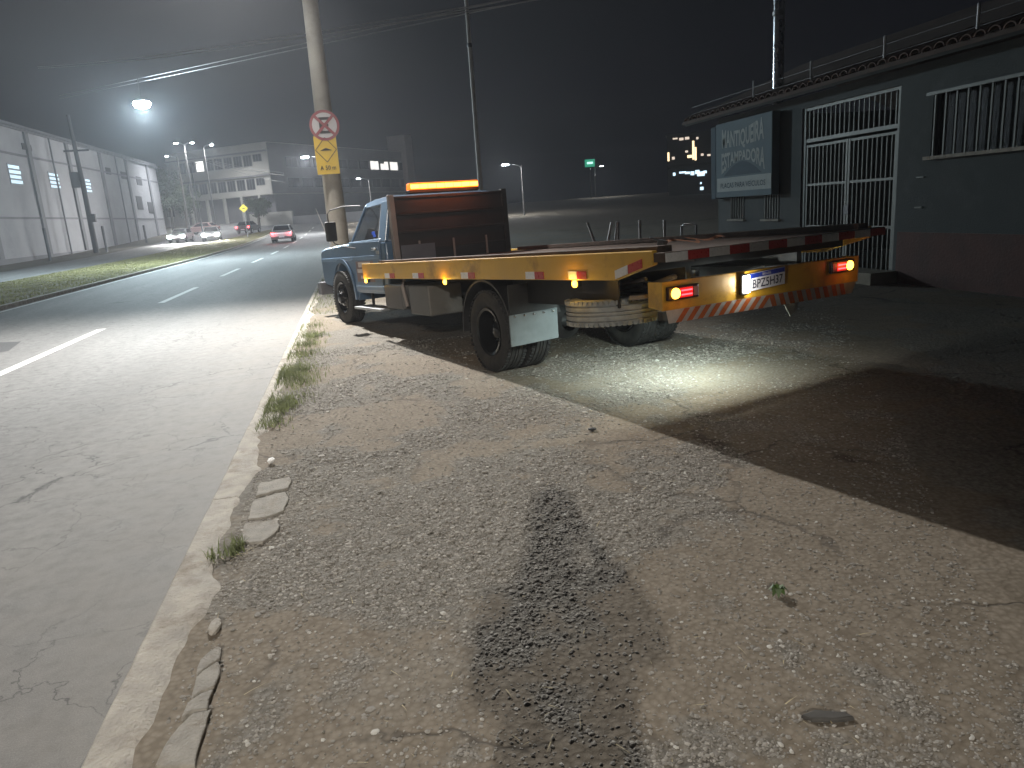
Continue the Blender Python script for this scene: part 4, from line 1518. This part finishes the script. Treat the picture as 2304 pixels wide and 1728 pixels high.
wall_with_holes(-8, 15.28, -.1, 3.05, [(6.0, 9.15, 1.80, 2.62), (9.78, 12.2, -.1, 2.84), (12.86, 13.42, .95, 1.60), (14.15, 14.75, .95, 1.60)])
sb('back_wall', FX + 5, FX + 5.2, -8, 15.28, -.1, 3.0, M_DARKIN)
sb('side_wall', FX + .2, FX + 5, 15.08, 15.28, -.1, 3.05, M_WALL)
sb('side_wall', FX + .2, FX + 5, -8, -7.8, -.1, 3.05, M_WALL)
sb('dado', FX - .012, FX - .002, -8, 9.70, -.1, .76, M_DADO)
sb('dado', FX - .012, FX - .002, 12.24, 15.28, -.1, .55, M_DADO)
# tiled roof with overhanging eave
roof = B().prism([(-.35 , 3.16), (-.35, 3.22), (2.6, 4.35), (5.5, 3.22), (5.5, 3.16), (2.6, 4.22)], -8.3 - 12, 16.3 - 12, 'Y').build('roof', mat('dark roof tile', (0.07, 0.045, 0.035), .85, var=.3, scale=4), shop)
M_TILE = mat('clay eave tile', (0.11, 0.06, 0.042), .85, var=.35, scale=2)
tme = None
for k in range(82):
    yy = -1.0 + k * .21
    if tme is None:
        mb = B()
        vs, fs = [], []
        for (xx, zz) in ((-.40, 0), (.05, .172)):
            for j in range(7):
                t = math.pi * j / 6
                for rr_ in (.095, .075):
                    vs.append((xx, rr_ * math.cos(t), zz + rr_ * .75 * math.sin(t)))
        for j in range(6):
            a = 2 * j
            fs += [(a, a + 2, a + 16, a + 14), (a + 1, a + 15, a + 17, a + 3), (a, a + 1, a + 3, a + 2), (a + 14, a + 16, a + 17, a + 15)]
        o = mb.add(vs, fs).build('eave_tile', M_TILE, roof, smooth=True)
        tme = o.data
    else:
        o = link(bpy.data.objects.new('eave_tile', tme), roof)
    o.location = (0, yy - 12, 3.215 + random.uniform(-.006, .006))
sb('eave_board', FX - .33, FX - .30, -8.2, 16.2, 3.02, 3.10, M_DARKIN)
# wire-guard posts along the eave
for yy in (8.22, 9.85, 11.6, 13.4, 6.6):
    p = B().tube([(-.25, yy - 12, 3.30), (-.25, yy - 12, 3.62)], .02, 8).build('guard_post', M_STEEL, shop)
for zz in (3.36, 3.50):
    B().tube([(-.25, -6, zz), (-.25, 4, zz)], .004, 5).build('guard_wire', M_DKSTEEL, shop)
# barred window
for k in range(17):
    yy = 6.1 + k * .185
    B().bx(-.05, -.025, yy - 12 - .012, yy - 12 + .012, 1.90, 2.72).build('window_bar', M_BAR, shop)
sb('window_sill', FX - .08, FX + .15, 5.95, 9.2, 1.755, 1.80, M_CONC)
sb('window_head', FX - .075, FX - .02, 5.95, 9.2, 2.60, 2.64, M_BAR)
sb('window_pane', FX + .12, FX + .13, 6.0, 9.15, 1.8, 2.62, glassmat('dark pane', (0.01, .012, .012)))
for (a, b_) in ((12.86, 13.42), (14.15, 14.75)):
    for k in range(6):
        yy = a + .05 + (b_ - a - .1) * k / 5
        B().bx(-.012, .012, yy - 12 - .008, yy - 12 + .008, 1.05, 1.70).build('window_bar', M_BAR, shop)
    sb('window_sill', FX - .06, FX + .1, a - .04, b_ + .04, .915, .95, M_CONC)
    sb('window_pane', FX + .12, FX + .13, a, b_, .95, 1.6, glassmat('dark pane'))
# conduit between the gate and the window
for zz in (1.52, 1.10):
    sb('wall_bracket', FX - .03, FX - .002, 9.22, 9.36, zz, zz + .018, M_BAR)
# sign box
sign = thing('shop_sign', 'pale blue lettered sign board on the workshop wall left of the gate', 'sign', (FX - .20, 13.9, 1.41))
M_SIGNB = mat('sign blue grey', (0.12, 0.17, 0.20), .85, var=.1, scale=2)
M_SIGNL = mat('sign letter pale', (0.38, 0.42, 0.42), .85, var=.06)
M_SIGND = mat('sign deep blue', (0.05, 0.085, 0.115), .85)
B().bx(0, .16, -1.07, 1.10, 0, 1.50).build('cabinet', M_SIGNB, sign, bevel=.01)
B().bx(-.006, .17, 1.101, 1.30, -.02, 1.46).build('cabinet_side', M_SIGND, sign)


def sp_(u, v, dx=-.004):
    return (dx, 1.06 - u, v)        # u runs left to right as seen from the road


B().add([sp_(.02, .12, -.003), sp_(2.12, .12, -.003), sp_(2.12, .40, -.003), sp_(.02, .40, -.003)], [(0, 1, 2, 3)]).build('white_band', M_SIGNL, sign)
arc = [sp_(.3 + 1.5 * k / 16, .43 + .26 * math.sin(math.pi * k / 16), -.003) for k in range(17)]
B().add(arc, [tuple(range(17))]).build('arch_shape', M_SIGND, sign)
lettering('MANTIQUEIRA', 1.62, .4, lambda u, v: sp_(.24 + u, v, -.005), M_SIGNL, sign, .028, lambda u, v: .93 + .02 * u + v * (.36 + .20 * (2 * abs(u - .42)) ** 1.6 * .6))
lettering('ESTAMPADORA', 1.68, .4, lambda u, v: sp_(.22 + u, v, -.005), M_SIGNL, sign, .028,
          lambda u, v: (lambda lo: lo + v * (.90 - lo))(.47 + .24 * math.sin(math.pi * u)))
lettering('PLACAS PARA VEÍCULOS', 1.75, .13, lambda u, v: sp_(.18 + u, .19 + v, -.006), M_SIGND, sign, .01)
# barred double gate
gate = thing('iron_gate', 'tall pale barred double gate in the workshop wall', 'gate', (FX + .06, 11, -.1))


def gb(name, y0, y1, z0, z1, x=.0, w=.03, parent=None, m=M_BAR):
    return B().bx(x - w / 2, x + w / 2, y0 - 11, y1 - 11, z0 + .1, z1 + .1).build(name, m, parent or gate)


gb('gate_post', 12.12, 12.19, -.1, 2.84, w=.07)
gb('gate_post', 9.79, 9.85, -.1, 2.84, w=.07)
gb('top_rail', 9.852, 12.118, 2.26, 2.32, w=.05)
gb('head_rail', 9.852, 12.118, 2.79, 2.84, w=.05)
k = 0
for yy in np.arange(9.93, 12.1, .118):
    gb('fanlight_bar', yy - .009, yy + .009, 2.322, 2.788, w=.018)
leafs = []
for (a, b_) in ((9.86, 10.965), (10.985, 12.11)):
    lf = gb('gate_leaf', a, a + .045, -.06, 2.22, w=.045)
    gb('leaf_stile', b_ - .045, b_, -.06, 2.22, w=.045, parent=lf)
    for z0 in (-.06, .80, 1.52, 2.175):
        gb('leaf_rail', a + .046, b_ - .046, z0, z0 + .04, w=.035, parent=lf)
    for yy in np.arange(a + .13, b_ - .07, .108):
        gb('leaf_bar', yy - .009, yy + .009, -.019, 2.174, x=.004, w=.018, parent=lf)
B().box((0, 10.97 - 11, 1.2), (.06, .12, .16)).build('lock_box', M_DKSTEEL, gate)
st = B().bx(-.45, .0, -1.35, 1.30, 0, .30)
tag(st.build('gate_step', mat('step concrete', (0.24, 0.215, 0.165), .85, var=.15, scale=6, bump=.3)), 'beige concrete step at the foot of the barred gate', 'step')
bpy.data.objects['gate_step'].location = (FX - .02, 11.0, -.12)
# steel mast rising behind the roof
mast = thing('steel_mast', 'shiny galvanised mast standing above the workshop roof', 'mast', (FX + .55, 13.9, 0))
B().tube([(0, 0, 2.9), (0, 0, 6), (0, 0, 9.5)], [.09, .088, .085], 18).build('shaft', mat('shiny galvanised', (0.55, 0.57, 0.6), .28, .9, var=.12, scale=5), mast, smooth=True)
B().lathe([(4.75, .092), (4.77, .105), (4.83, .105), (4.85, .092)], 18, 'Z').build('joint_collar', M_STEEL, mast)
B().tube([(.1, -.03, 3.3), (.1, -.03, 9)], .018, 8).build('conduit', M_STEEL, mast)


# ================================================================== LEFT WAREHOUSE
wh = thing('warehouse', 'long pale grey warehouse wall across the road', 'building', (-25, 76, -.05))
M_WH = mat('pale warehouse render', (0.29, 0.29, 0.305), .85, var=.12, scale=.5, bump=.15, bscale=12, wear=(0.17, 0.17, 0.18), wear_amt=.55, wear_scale=.25)
M_WHD = mat('darker warehouse render', (0.15, 0.15, 0.16), .85, var=.15, scale=.7)


def wb(name, x0, x1, y0, y1, z0, z1, m, parent=None, bevel=0):
    return B().bx(x0, x1, y0 - 76, y1 - 76, z0, z1).build(name, m, parent or wh, bevel=bevel)


wb('wall', -22, 0, 38, 112, 0, 10.55, M_WH)
wb('parapet_cap', -22.1, .12, 37.9, 112.1, 10.56, 10.78, M_WHD)
wb('plinth', .002, .10, 38, 112, 0, .5, M_WHD)
for yy in (52, 60.5, 69.6, 78.6, 88, 97.5, 107):
    wb('pilaster', .002, .16, yy - .35, yy + .35, .51, 10.5, M_WHD)
for zz in (3.4, 8.3):
    wb('string_course', .002, .07, 38, 112, zz, zz + .16, M_WHD)
for yy in (56.2, 74.0, 93.0):
    wb('downpipe', .17, .29, yy, yy + .12, .2, 10.4, mat('downpipe grey', (.11, .11, .12), .6))
wb('gutter', .17, .36, 38, 112, 10.28, 10.42, mat('downpipe grey'  , (.11, .11, .12), .6))
M_WLIT = emit('cold lit pane', (0.62, 0.86, 1.0), .95)
for (a, b_, z0, z1) in ((65.0, 67.2, 6.0, 7.6), (72.9, 75.2, 6.0, 7.45), (82.0, 83.6, 5.95, 7.4)):
    wdw = wb('window', .003, .05, a, b_, z0, z1, mat('window frame', (.25, .26, .28), .5))
    for k in range(4):
        h = (z1 - z0 - .1) / 4
        wb('pane', .052, .07, a + .08, b_ - .08 - .12 * (k % 2), z0 + .05 + h * k + .07, z0 + .05 + h * (k + 1) - .07, M_WLIT, wdw)
for (a, b_, z0, z1) in ((89.5, 91.2, 8.2, 8.9), (95, 97, 8.0, 8.8), (101.2, 103.5, 7.6, 8.6), (99.5, 102, 4.6, 6.2), (104.5, 107.5, 4.2, 5.6), (68.6, 70.4, 8.9, 9.4), (60, 62.4, 8.9, 9.5)):
    wb('vent_opening', .003, .06, a, b_, z0, z1, mat('dark vent', (.05, .05, .055), .7))
# poles and posts in front of the warehouse
up = thing('utility_pole', 'dark wooden looking utility pole with a box in front of the warehouse', 'utility pole', (-22.3, 72.6, terr(72.6)))
B().tube([(0, 0, -.3), (0, 0, 6), (-.1, 0, 11.6)], [.24, .19, .14], 12).build('shaft', mat('dark pole', (0.055, 0.055, 0.058), .8), up, smooth=True)
B().bx(-1.0, 1.0, -.06, .06, 8.6, 8.75).build('crossarm', M_DKSTEEL, up)
B().lathe([(5.6, .0005), (5.6, .36), (6.9, .36), (6.95, .0005)], 16, 'Z', (-.55, 0, 0)).build('transformer', mat('transformer grey', (0.10, 0.10, 0.11), .6), up, smooth=True)
B().bx(.2, .5, -.15, .15, 2.6, 3.3).build('meter_box', M_DKSTEEL, up)
for (px, py, d, lab) in ((112, 578, 66, 'leftmost short post against the warehouse wall'), (240, 562, 76, 'short post just right of the utility pole by the warehouse'), (330, 547, 92, 'short post near the far end of the warehouse wall')):
    p = at_dist(px, py, d)
    t = thing('fence_post', lab, 'post', (p.x, p.y, -.05), 0, 'short posts along the warehouse')
    B().tube([(0, 0, 0), (0, 0, 2.5)], .11, 8).build('shaft', M_DKSTEEL, t)
    B().lathe([(2.5, .12), (2.55, .10), (2.58, .0005)], 8, 'Z').build('cap', M_DKSTEEL, t)


# ================================================================== FAR BUILDINGS
off = thing('office_building', 'white three storey office block with ribbon windows beyond the median', 'building', (-11.4, 126, 0), 0)
u_ = Vector((-.81, .588, 0)).normalized()
v_ = Vector((.588, .81, 0)).normalized()
off.rotation_euler = (0, 0, math.atan2(-u_.y, -u_.x))      # local -x runs along the lit face to the left, +y away
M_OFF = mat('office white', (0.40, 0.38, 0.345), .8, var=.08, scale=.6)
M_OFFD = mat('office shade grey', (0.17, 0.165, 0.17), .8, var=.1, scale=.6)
M_OWIN = mat('office window dark', (0.03, 0.032, 0.036), .2)
M_OLIT = emit('office lit pane', (1.0, 0.98, 0.92), 1.6)


def ob(name, x0, x1, y0, y1, z0, z1, m, parent=None):
    return B().bx(x0, x1, y0, y1, z0, z1).build(name, m, parent or off)


LW, LD = 22.0, 42.0
ob('upper_block', -LW, 0, 0, LD, 6.4, 14.4, M_OFF)
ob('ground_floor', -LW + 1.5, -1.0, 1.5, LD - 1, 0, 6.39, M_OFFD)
for z0 in (6.95, 10.6):
    ob('ledge', -LW - .02, .02, -.35, -.002, z0 + 2.35, z0 + 2.6, M_OFFD)
    for k in range(9):
        x1 = -1.2 - k * 2.05
        x0 = x1 - 1.75
        lit = (z0 > 10 and k == 6)
        small = k == 0
        w = ob('window', x0, x1, -.06, -.003, z0 + (.95 if small else .35), z0 + 2.1, M_OFFD)
        for j in range(3):
            a = x0 + .06 + (x1 - x0 - .06) * j / 3
            ob('pane', a, a + (x1 - x0 - .06) / 3 - .08, -.075, -.062, z0 + (1.0 if small else .42), z0 + 2.03, M_OLIT if lit else M_OWIN, w)
for k in range(5):
    ob('column', -3 - k * 3.8, -2.6 - k * 3.8, -.1, .3, 0, 6.395, M_OFF)
ob('left_wing', -LW - 5, -LW - .01, 2, 16, 0, 8.6, M_OFF)
ob('wing_window', -LW - 4, -LW - 2.2, 1.93, 1.995, 4.2, 6.2, M_OWIN)
# dark sheet with the long side's shade put into its colour, lit windows of the top floor far along it
ob('side_shade_sheet', .002, .05, .1, LD, 6.5, 14.3, M_OFFD)
for k in range(11):
    a = 4 + k * 3.45
    for zi, z0 in enumerate((7.3, 10.6)):
        lit = zi == 1 and k in (7, 8, 9)
        w = ob('window', .052, .10, a, a + 2.9, z0, z0 + 1.7, mat('window frame', (.25, .26, .28), .5))
        for j in range(2):
            ob('pane', .102, .12, a + .08 + j * 1.4, a + 1.42 + j * 1.4, z0 + .08, z0 + 1.62 - (.4 if lit and j == 0 and k == 8 else 0), emit('warm lit pane', (1.0, .95, .9), 1.3) if lit else M_OWIN, w)
ob('stair_tower', -3, 1.2, LD - 2.2, LD + .6, 6.5, 17.6, mat('pinkish tower render', (0.42, 0.36, 0.34), .8))
ob('boundary_wall', 2.0, 10, -8, -7.7, 0, 3.4, M_OFF)
ob('boundary_wall', 10.01, 34, -8, -7.7, 0, 2.6, M_OFFD)

# far right hillside buildings
def far_block(label, px0, px1, ptop, pbot, d, m, lights, name='hillside_building'):
    a, c = at_dist(px0, ptop, d), at_dist(px1, ptop, d)
    w = (c - a).length
    t = thing(name, label, 'building', (a.x, a.y, 0), math.atan2(c.y - a.y, c.x - a.x))
    zt_ = (a.z + c.z) / 2
    B().bx(0, w, 0, 12, 0, zt_).build('wall', m, t)
    B().bx(-.3, w + .3, -.3, 12.3, zt_ + .01, zt_ + .35).build('roof_slab', m, t)
    inv = t.matrix_basis.inverted()
    for (x, yv, ww, hh, mm) in lights:
        p = inv @ at_dist(x, yv, d)
        B().bx(p.x - ww / 2, p.x + ww / 2, -.12, -.01, p.z - hh / 2, p.z + hh / 2).build('lit_window', mm, t)
    return t


M_FARW = mat('far dark facade', (0.045, 0.043, 0.042), .8)
M_WARM = emit('warm lamp', (1.0, .75, .42), 2.2)
M_WARM2 = emit('warm dim lamp', (1.0, .82, .66), 1.0)
M_COLD = emit('cold lamp', (.62, .85, 1.0), 1.8)
far_block('dark distant building with warm bars of light right of centre', 1500, 1650, 300, 360, 150, M_FARW,
          [(1504, 353, .35, 1.6, M_WARM), (1515, 356, .5, .5, M_WARM2), (1560, 338, .38, 3.4, M_WARM), (1565, 346, .35, 2.4, M_WARM), (1552, 352, .9, .5, M_WARM), (1545, 341, .5, .35, M_WARM2), (1519, 312, .9, .25, M_WARM2), (1533, 313, .8, .45, M_WARM2), (1546, 311, .8, .45, M_WARM2), (1569, 311, .4, .4, M_WARM2), (1580, 348, .5, .4, M_WARM2), (1595, 349, .6, .35, M_WARM2), (1613, 350, .6, .55, M_WARM)])
far_block('low distant building with a row of cold white lights', 1505, 1640, 372, 440, 130, M_FARW,
          [(1517, 392, .4, .5, M_COLD), (1536, 388, 1.1, .3, M_COLD), (1547, 389, .8, .35, M_COLD), (1558, 390, .6, .6, M_COLD), (1569, 387, .7, .6, M_COLD), (1577, 391, 1.2, .7, M_COLD), (1586, 387, .6, .4, M_COLD), (1614, 390, .5, .5, M_COLD), (1579, 424, .55, .5, M_COLD), (1577, 412, .25, .3, M_COLD)])
# green illuminated sign
c = at_dist(1327, 367, 138)
gs = thing('illuminated_sign', 'small green illuminated sign on a post far behind the truck', 'sign', (c.x, c.y, 0), -.3)
B().bx(-.9, .9, -.12, .12, c.z - .65, c.z + .65).build('cabinet', emit('green sign', (0.0, .55, .30), .55), gs)
B().bx(-.5, .55, -.16, -.125, c.z - .15, c.z + .2).build('lit_panel', emit('green white panel', (.55, 1, .85), 1.6), gs)
B().tube([(0, .2, 0), (0, .2, c.z + .4)], .1, 8).build('post', M_DKSTEEL, gs)


# ================================================================== CARS
def make_car(label, loc, rot, paint, tail=0.0, head=0.0, sport=False, group='cars on the road'):
    t = thing('car', label, 'car', loc, rot, group)
    body = [(-2.0, .30), (-2.06, .55), (-2.02, .86), (-1.55, .93), (1.05, .93), (1.95, .80), (2.05, .55), (2.0, .28)]
    B().prism(body, -.84, .84).build('body', paint, t, smooth=True, bevel=.07)
    cabp = [(-1.75, .92), (-1.25, 1.40), (.15, 1.44), (.95, .92)]
    vs = [(sx * (.80 if z < 1 else .60), y, z) for sx in (-1, 1) for (y, z) in cabp]
    B().add(vs, [(0, 1, 2, 3), (7, 6, 5, 4), (0, 4, 5, 1), (1, 5, 6, 2), (2, 6, 7, 3), (3, 7, 4, 0)]).build('cabin', paint, t, bevel=.05)
    g = mat('car glass', (0.02, 0.02, 0.024), .08)
    B().add([(-.68, -1.70, .99), (.68, -1.70, .99), (.54, -1.31, 1.36), (-.54, -1.31, 1.36)], [(0, 1, 2, 3)]).build('rear_window', g, t)
    B().add([(-.68, .89, .98), (.68, .89, .98), (.54, .26, 1.38), (-.54, .26, 1.38)], [(0, 1, 2, 3)]).build('windscreen', g, t)
    for sx in (-1, 1):
        B().add([(sx * .795, -1.4, .98), (sx * .795, .75, .98), (sx * .635, .12, 1.37), (sx * .635, -1.15, 1.37)], [(0, 1, 2, 3)]).build('side_window', g, t)
        tl = B().bx(sx * .60, sx * .83, -2.10, -2.02, .66, .84).build('tail_light', emit('car tail light', (1, .05, .06), 14, (.3, .01, .01)) if tail else mat('tail lens', (.25, .02, .02), .3), t, bevel=.02)
        hl = B().bx(sx * .50, sx * .80, 2.0, 2.08, .56, .74).build('headlight', emit('car headlight', (1, .98, .94), 2500) if head else mat('head lens', (.5, .5, .5), .2), t, bevel=.02)
        if tail:
            lamp_light(t, (sx * .7, -2.2, .75), tail, (1, .06, .08), size=.06, kind='POINT')
        if head:
            lamp_light(t, (sx * .62, 2.2, .65), head, (1, .97, .92), (0, 1, -.10), 100, 1.0, .06)
        for yy in (-1.28, 1.32):
            w = B().lathe([(-.1, .2), (-.1, .28), (-.08, .30), (.08, .30), (.1, .28), (.1, .2)], 22, 'X').build('wheel', M_RUB, t, smooth=True)
            w.location = (sx * .78, yy, .30)
            B().lathe([(sx * .085, .2), (sx * .07, .12), (sx * .08, .0005)], 16, 'X').build('rim', M_STEEL, w)
    B().bx(-.84, .84, -2.12, -2.0, .34, .52).build('rear_bumper', mat('dark bumper', (.10, .095, .10), .6), t, bevel=.03)
    B().bx(-.84, .84, 2.0, 2.12, .32, .5).build('front_bumper', mat('dark bumper', (.10, .095, .10), .6), t, bevel=.03)
    B().bx(-.22, .22, -2.135, -2.122, .42, .53).build('number_plate', mat('plate white', (0.62, 0.61, 0.64), .35, var=.05), t)
    return t


P_WHITE = mat('white car paint', (0.62, 0.60, 0.60), .3, var=.04, coat=.4)
P_SIL = mat('silver car paint', (0.35, 0.35, 0.36), .3, .4, var=.04)
P_RED = mat('pale red car paint', (0.55, 0.33, 0.32), .4, var=.04)


def rz(Y):
    return ROAD_Z + terr(Y) + .004


make_car('white car driving away with bright red tail lights', (-5.55, 66, rz(66)), 0, P_WHITE, tail=14)
make_car('oncoming car with glaring headlights on the far carriageway', (-14.0, 82, rz(82)), R(186), P_SIL, head=2600)
make_car('silver car with headlights on, left of the oncoming glaring car', (-17.4, 84, rz(84)), R(178), P_SIL, head=160)
p = at_dist(450, 487, 104)
make_car('pale red car parked sideways left of the diamond sign', (p.x, p.y, terr(p.y) - .05), R(72), P_RED)
p = at_dist(556, 491, 96)
make_car('dark car far ahead with a single red glow under the diamond sign', (p.x, p.y, terr(p.y) - .05), R(-12), mat('dark car paint', (.05, .05, .055), .4), tail=8)


# ================================================================== TREES beside the white building
def tree(label, x, y, h, rad, seed):
    r_ = random.Random(seed)
    z0 = terr(y) - .05
    t = thing('tree', label, 'tree', (x, y, z0), 0, 'dark trees near the office building')
    mb = B().tube([(0, 0, -.2), (.1, 0, h * .3), (.0, .1, h * .6), (.1, 0, h * .85)], [.22, .17, .11, .04], 10)
    for k in range(7):
        a = k * 2.4
        z = h * (.35 + .06 * k)
        mb.tube([(0, 0, z), (math.cos(a) * rad * .4, math.sin(a) * rad * .4, z + h * .12), (math.cos(a) * rad * .75, math.sin(a) * rad * .75, z + h * .2)], [.08, .05, .02], 6)
    mb.build('trunk', mat('bark', (0.06, 0.045, 0.032), .9), t, smooth=True)
    vs, fs = [], []
    cl = [(Vector((r_.gauss(0, .45), r_.gauss(0, .45), r_.gauss(0, .35))), r_.uniform(.22, .42)) for _ in range(26)]
    for _ in range(4200):
        c_, s_ = r_.choice(cl)
        p = c_ + Vector((r_.gauss(0, 1), r_.gauss(0, 1), r_.gauss(0, .8))) * s_ * .55
        p = Vector((p.x * rad, p.y * rad, h * .66 + p.z * h * .34))
        e = Euler((r_.uniform(0, 6), r_.uniform(0, 6), r_.uniform(0, 6))).to_matrix()
        q_ = r_.uniform(.10, .2)
        n0 = len(vs)
        vs += [p + e @ Vector(k_) for k_ in ((-q_, 0, 0), (0, -q_ * .5, 0), (q_, 0, 0), (0, q_ * .5, 0))]
        fs.append((n0, n0 + 1, n0 + 2, n0 + 3))
    me = bpy.data.meshes.new('crown')
    me.from_pydata([tuple(v) for v in vs], [], fs)
    me.materials.append(mat('dark leaves', (0.035, 0.05, 0.022), .7, var=.5, scale=1.2))
    link(bpy.data.objects.new('crown', me), t)


tree('dark tree between the warehouse corner and the white building', -26.0, 121, 9.5, 2.8, 3)
tree('lower dark tree in front of the left end of the white building', -22.6, 114, 6.0, 1.9, 5)
tree('small dark tree under the overhang of the white building', -12.6, 112, 4.4, 1.6, 9)
# slim dark post on the far pavement
p = at_dist(458, 530, 96)
t = thing('thin_pole', 'slim black post in front of the white building', 'pole', (p.x, p.y, terr(p.y) - .05))
B().tube([(0, 0, 0), (-.15, 0, 8.2)], [.10, .06], 10).build('shaft', M_DKSTEEL, t)
B().tube([(-.15, 0, 8.1), (.7, 0, 8.4)], .04, 6).build('arm', M_DKSTEEL, t)


# ================================================================== the person whose shadow lies on the ground
def person():
    t = thing('person', 'standing person holding up a phone, whose shadow falls on the ground', 'person', (-.09, -.38, 0))
    J = {'pel': (0, 0, .95, .175), 'wst': (0, 0, 1.10, .17), 'chs': (0, .0, 1.30, .185), 'nck': (0, .0, 1.46, .07), 'hd0': (0, .02, 1.53, .085), 'hd1': (0, .03, 1.62, .105), 'hd2': (0, .02, 1.70, .08)}
    E_ = [('pel', 'wst'), ('wst', 'chs'), ('chs', 'nck'), ('nck', 'hd0'), ('hd0', 'hd1'), ('hd1', 'hd2')]
    for s, q in ((-1, 'l'), (1, 'r')):
        o_ = .09                                     # the phone is held a little to the right of the body
        J.update({q + 'sh': (s * .20, 0, 1.39, .072), q + 'el': (-.19, .10, 1.13, .055) if s < 0 else (.29, .10, 1.15, .055),
                  q + 'wr': (o_ + s * .11, .26, 1.40, .032), q + 'hn': (o_ + s * .095, .30, 1.43, .035),
                  q + 'hp': (s * .10, 0, .90, .11), q + 'kn': (s * .11, .02, .50, .075), q + 'an': (s * .12, 0, .09, .05), q + 'ft': (s * .14, .14, .04, .045)})
        E_ += [('chs', q + 'sh'), (q + 'sh', q + 'el'), (q + 'el', q + 'wr'), (q + 'wr', q + 'hn'), ('pel', q + 'hp'), (q + 'hp', q + 'kn'), (q + 'kn', q + 'an'), (q + 'an', q + 'ft')]
        for k in range(4):
            a = q + 'f%d' % k
            zb = 1.435 + .018 * k
            J[a + 'a'] = (o_ + s * .090, .322, zb, .0095)
            J[a + 'b'] = (o_ + s * .078, .345 - .004 * abs(k - 1), zb + .012, .0085)
            J[a + 'c'] = (o_ + s * .052, .350, zb + .014, .0075)
            E_ += [(q + 'hn', a + 'a'), (a + 'a', a + 'b'), (a + 'b', a + 'c')]
        J[q + 't1'] = (o_ + s * .075, .295, 1.465, .011)
        J[q + 't2'] = (o_ + s * .055, .318, 1.485, .009)
        E_ += [(q + 'hn', q + 't1'), (q + 't1', q + 't2')]
    names = list(J)
    me = bpy.data.meshes.new('body')
    me.from_pydata([J[k][:3] for k in names], [(names.index(a), names.index(b_)) for a, b_ in E_], [])
    o = link(bpy.data.objects.new('body', me), t)
    o.modifiers.new('skin', 'SKIN')
    if not me.skin_vertices:
        bpy.context.view_layer.objects.active = o
        bpy.ops.mesh.customdata_skin_add()
    for i, k in enumerate(names):
        sv = me.skin_vertices[0].data[i]
        rr_ = J[k][3]
        sv.radius = (rr_, rr_ * (.72 if k in ('pel', 'wst', 'chs') else 1))
        sv.use_root = k == 'pel'
    o.modifiers.new('smooth', 'SUBSURF').render_levels = 2
    m, nt, b, N, L = newmat('clothed figure')
    tc = N.new('ShaderNodeTexCoord')
    sp2 = N.new('ShaderNodeSeparateXYZ')
    L.new(tc.outputs['Object'], sp2.inputs[0])
    r1 = ramp(N, [(0.0, (.02, .02, .02)), (.045, (.03, .035, .06)), (.53, (.06, .06, .065)), (.80, (.30, .17, .12))])
    r1.color_ramp.interpolation = 'CONSTANT'
    dv = N.new('ShaderNodeMath')
    dv.operation = 'DIVIDE'
    dv.inputs[1].default_value = 1.8
    L.new(sp2.outputs[2], dv.inputs[0])
    L.new(dv.outputs[0], r1.inputs[0])
    L.new(r1.outputs[0], b.inputs['Base Color'])
    b.inputs['Roughness'].default_value = .8
    me.materials.append(m)
    hb = B()
    iv_, jf_ = ico()
    hb.add([(p[0] * .115, .01 + p[1] * .125, 1.69 + p[2] * .10) for p in iv_ if True], [tuple(f) for f in jf_])
    h = hb.build('hair', mat('dark hair', (.02, .015, .012), .8), t, smooth=True)
    h.modifiers.new('smooth', 'SUBSURF').render_levels = 2
    ph = thing('phone', 'dark phone held up in both hands', 'phone', (0.0, -.040, 1.475))
    B().box((0, 0, 0), (.158, .009, .076), (R(-13.5), R(4), 0)).build('case', M_BLK, ph, bevel=.003)
    B().box((0, -.0056, -.0013), (.146, .001, .068), (R(-13.5), R(4), 0)).build('screen', mat('phone screen', (.02, .02, .025), .1), ph)


person()


# ================================================================== thin glare haze added round the whole place, standing in for lens glare
hz = B().bx(-165, 165, -50, 265, -1.4, 19.5).build('haze', None)
hz['kind'] = 'stuff'
tag(hz, 'thin glare haze added for the glow round the street lamps', 'haze')
hm = bpy.data.materials.new('glare haze')
hm.use_nodes = True
hm.node_tree.nodes.remove(hm.node_tree.nodes['Principled BSDF'])
pv = hm.node_tree.nodes.new('ShaderNodeVolumePrincipled')
pv.inputs['Color'].default_value = (.9, .93, 1.0, 1)
pv.inputs['Density'].default_value = HAZE
pv.inputs['Anisotropy'].default_value = 0.35
hm.node_tree.links.new(pv.outputs[0], hm.node_tree.nodes['Material Output'].inputs['Volume'])
hz.data.materials.append(hm)
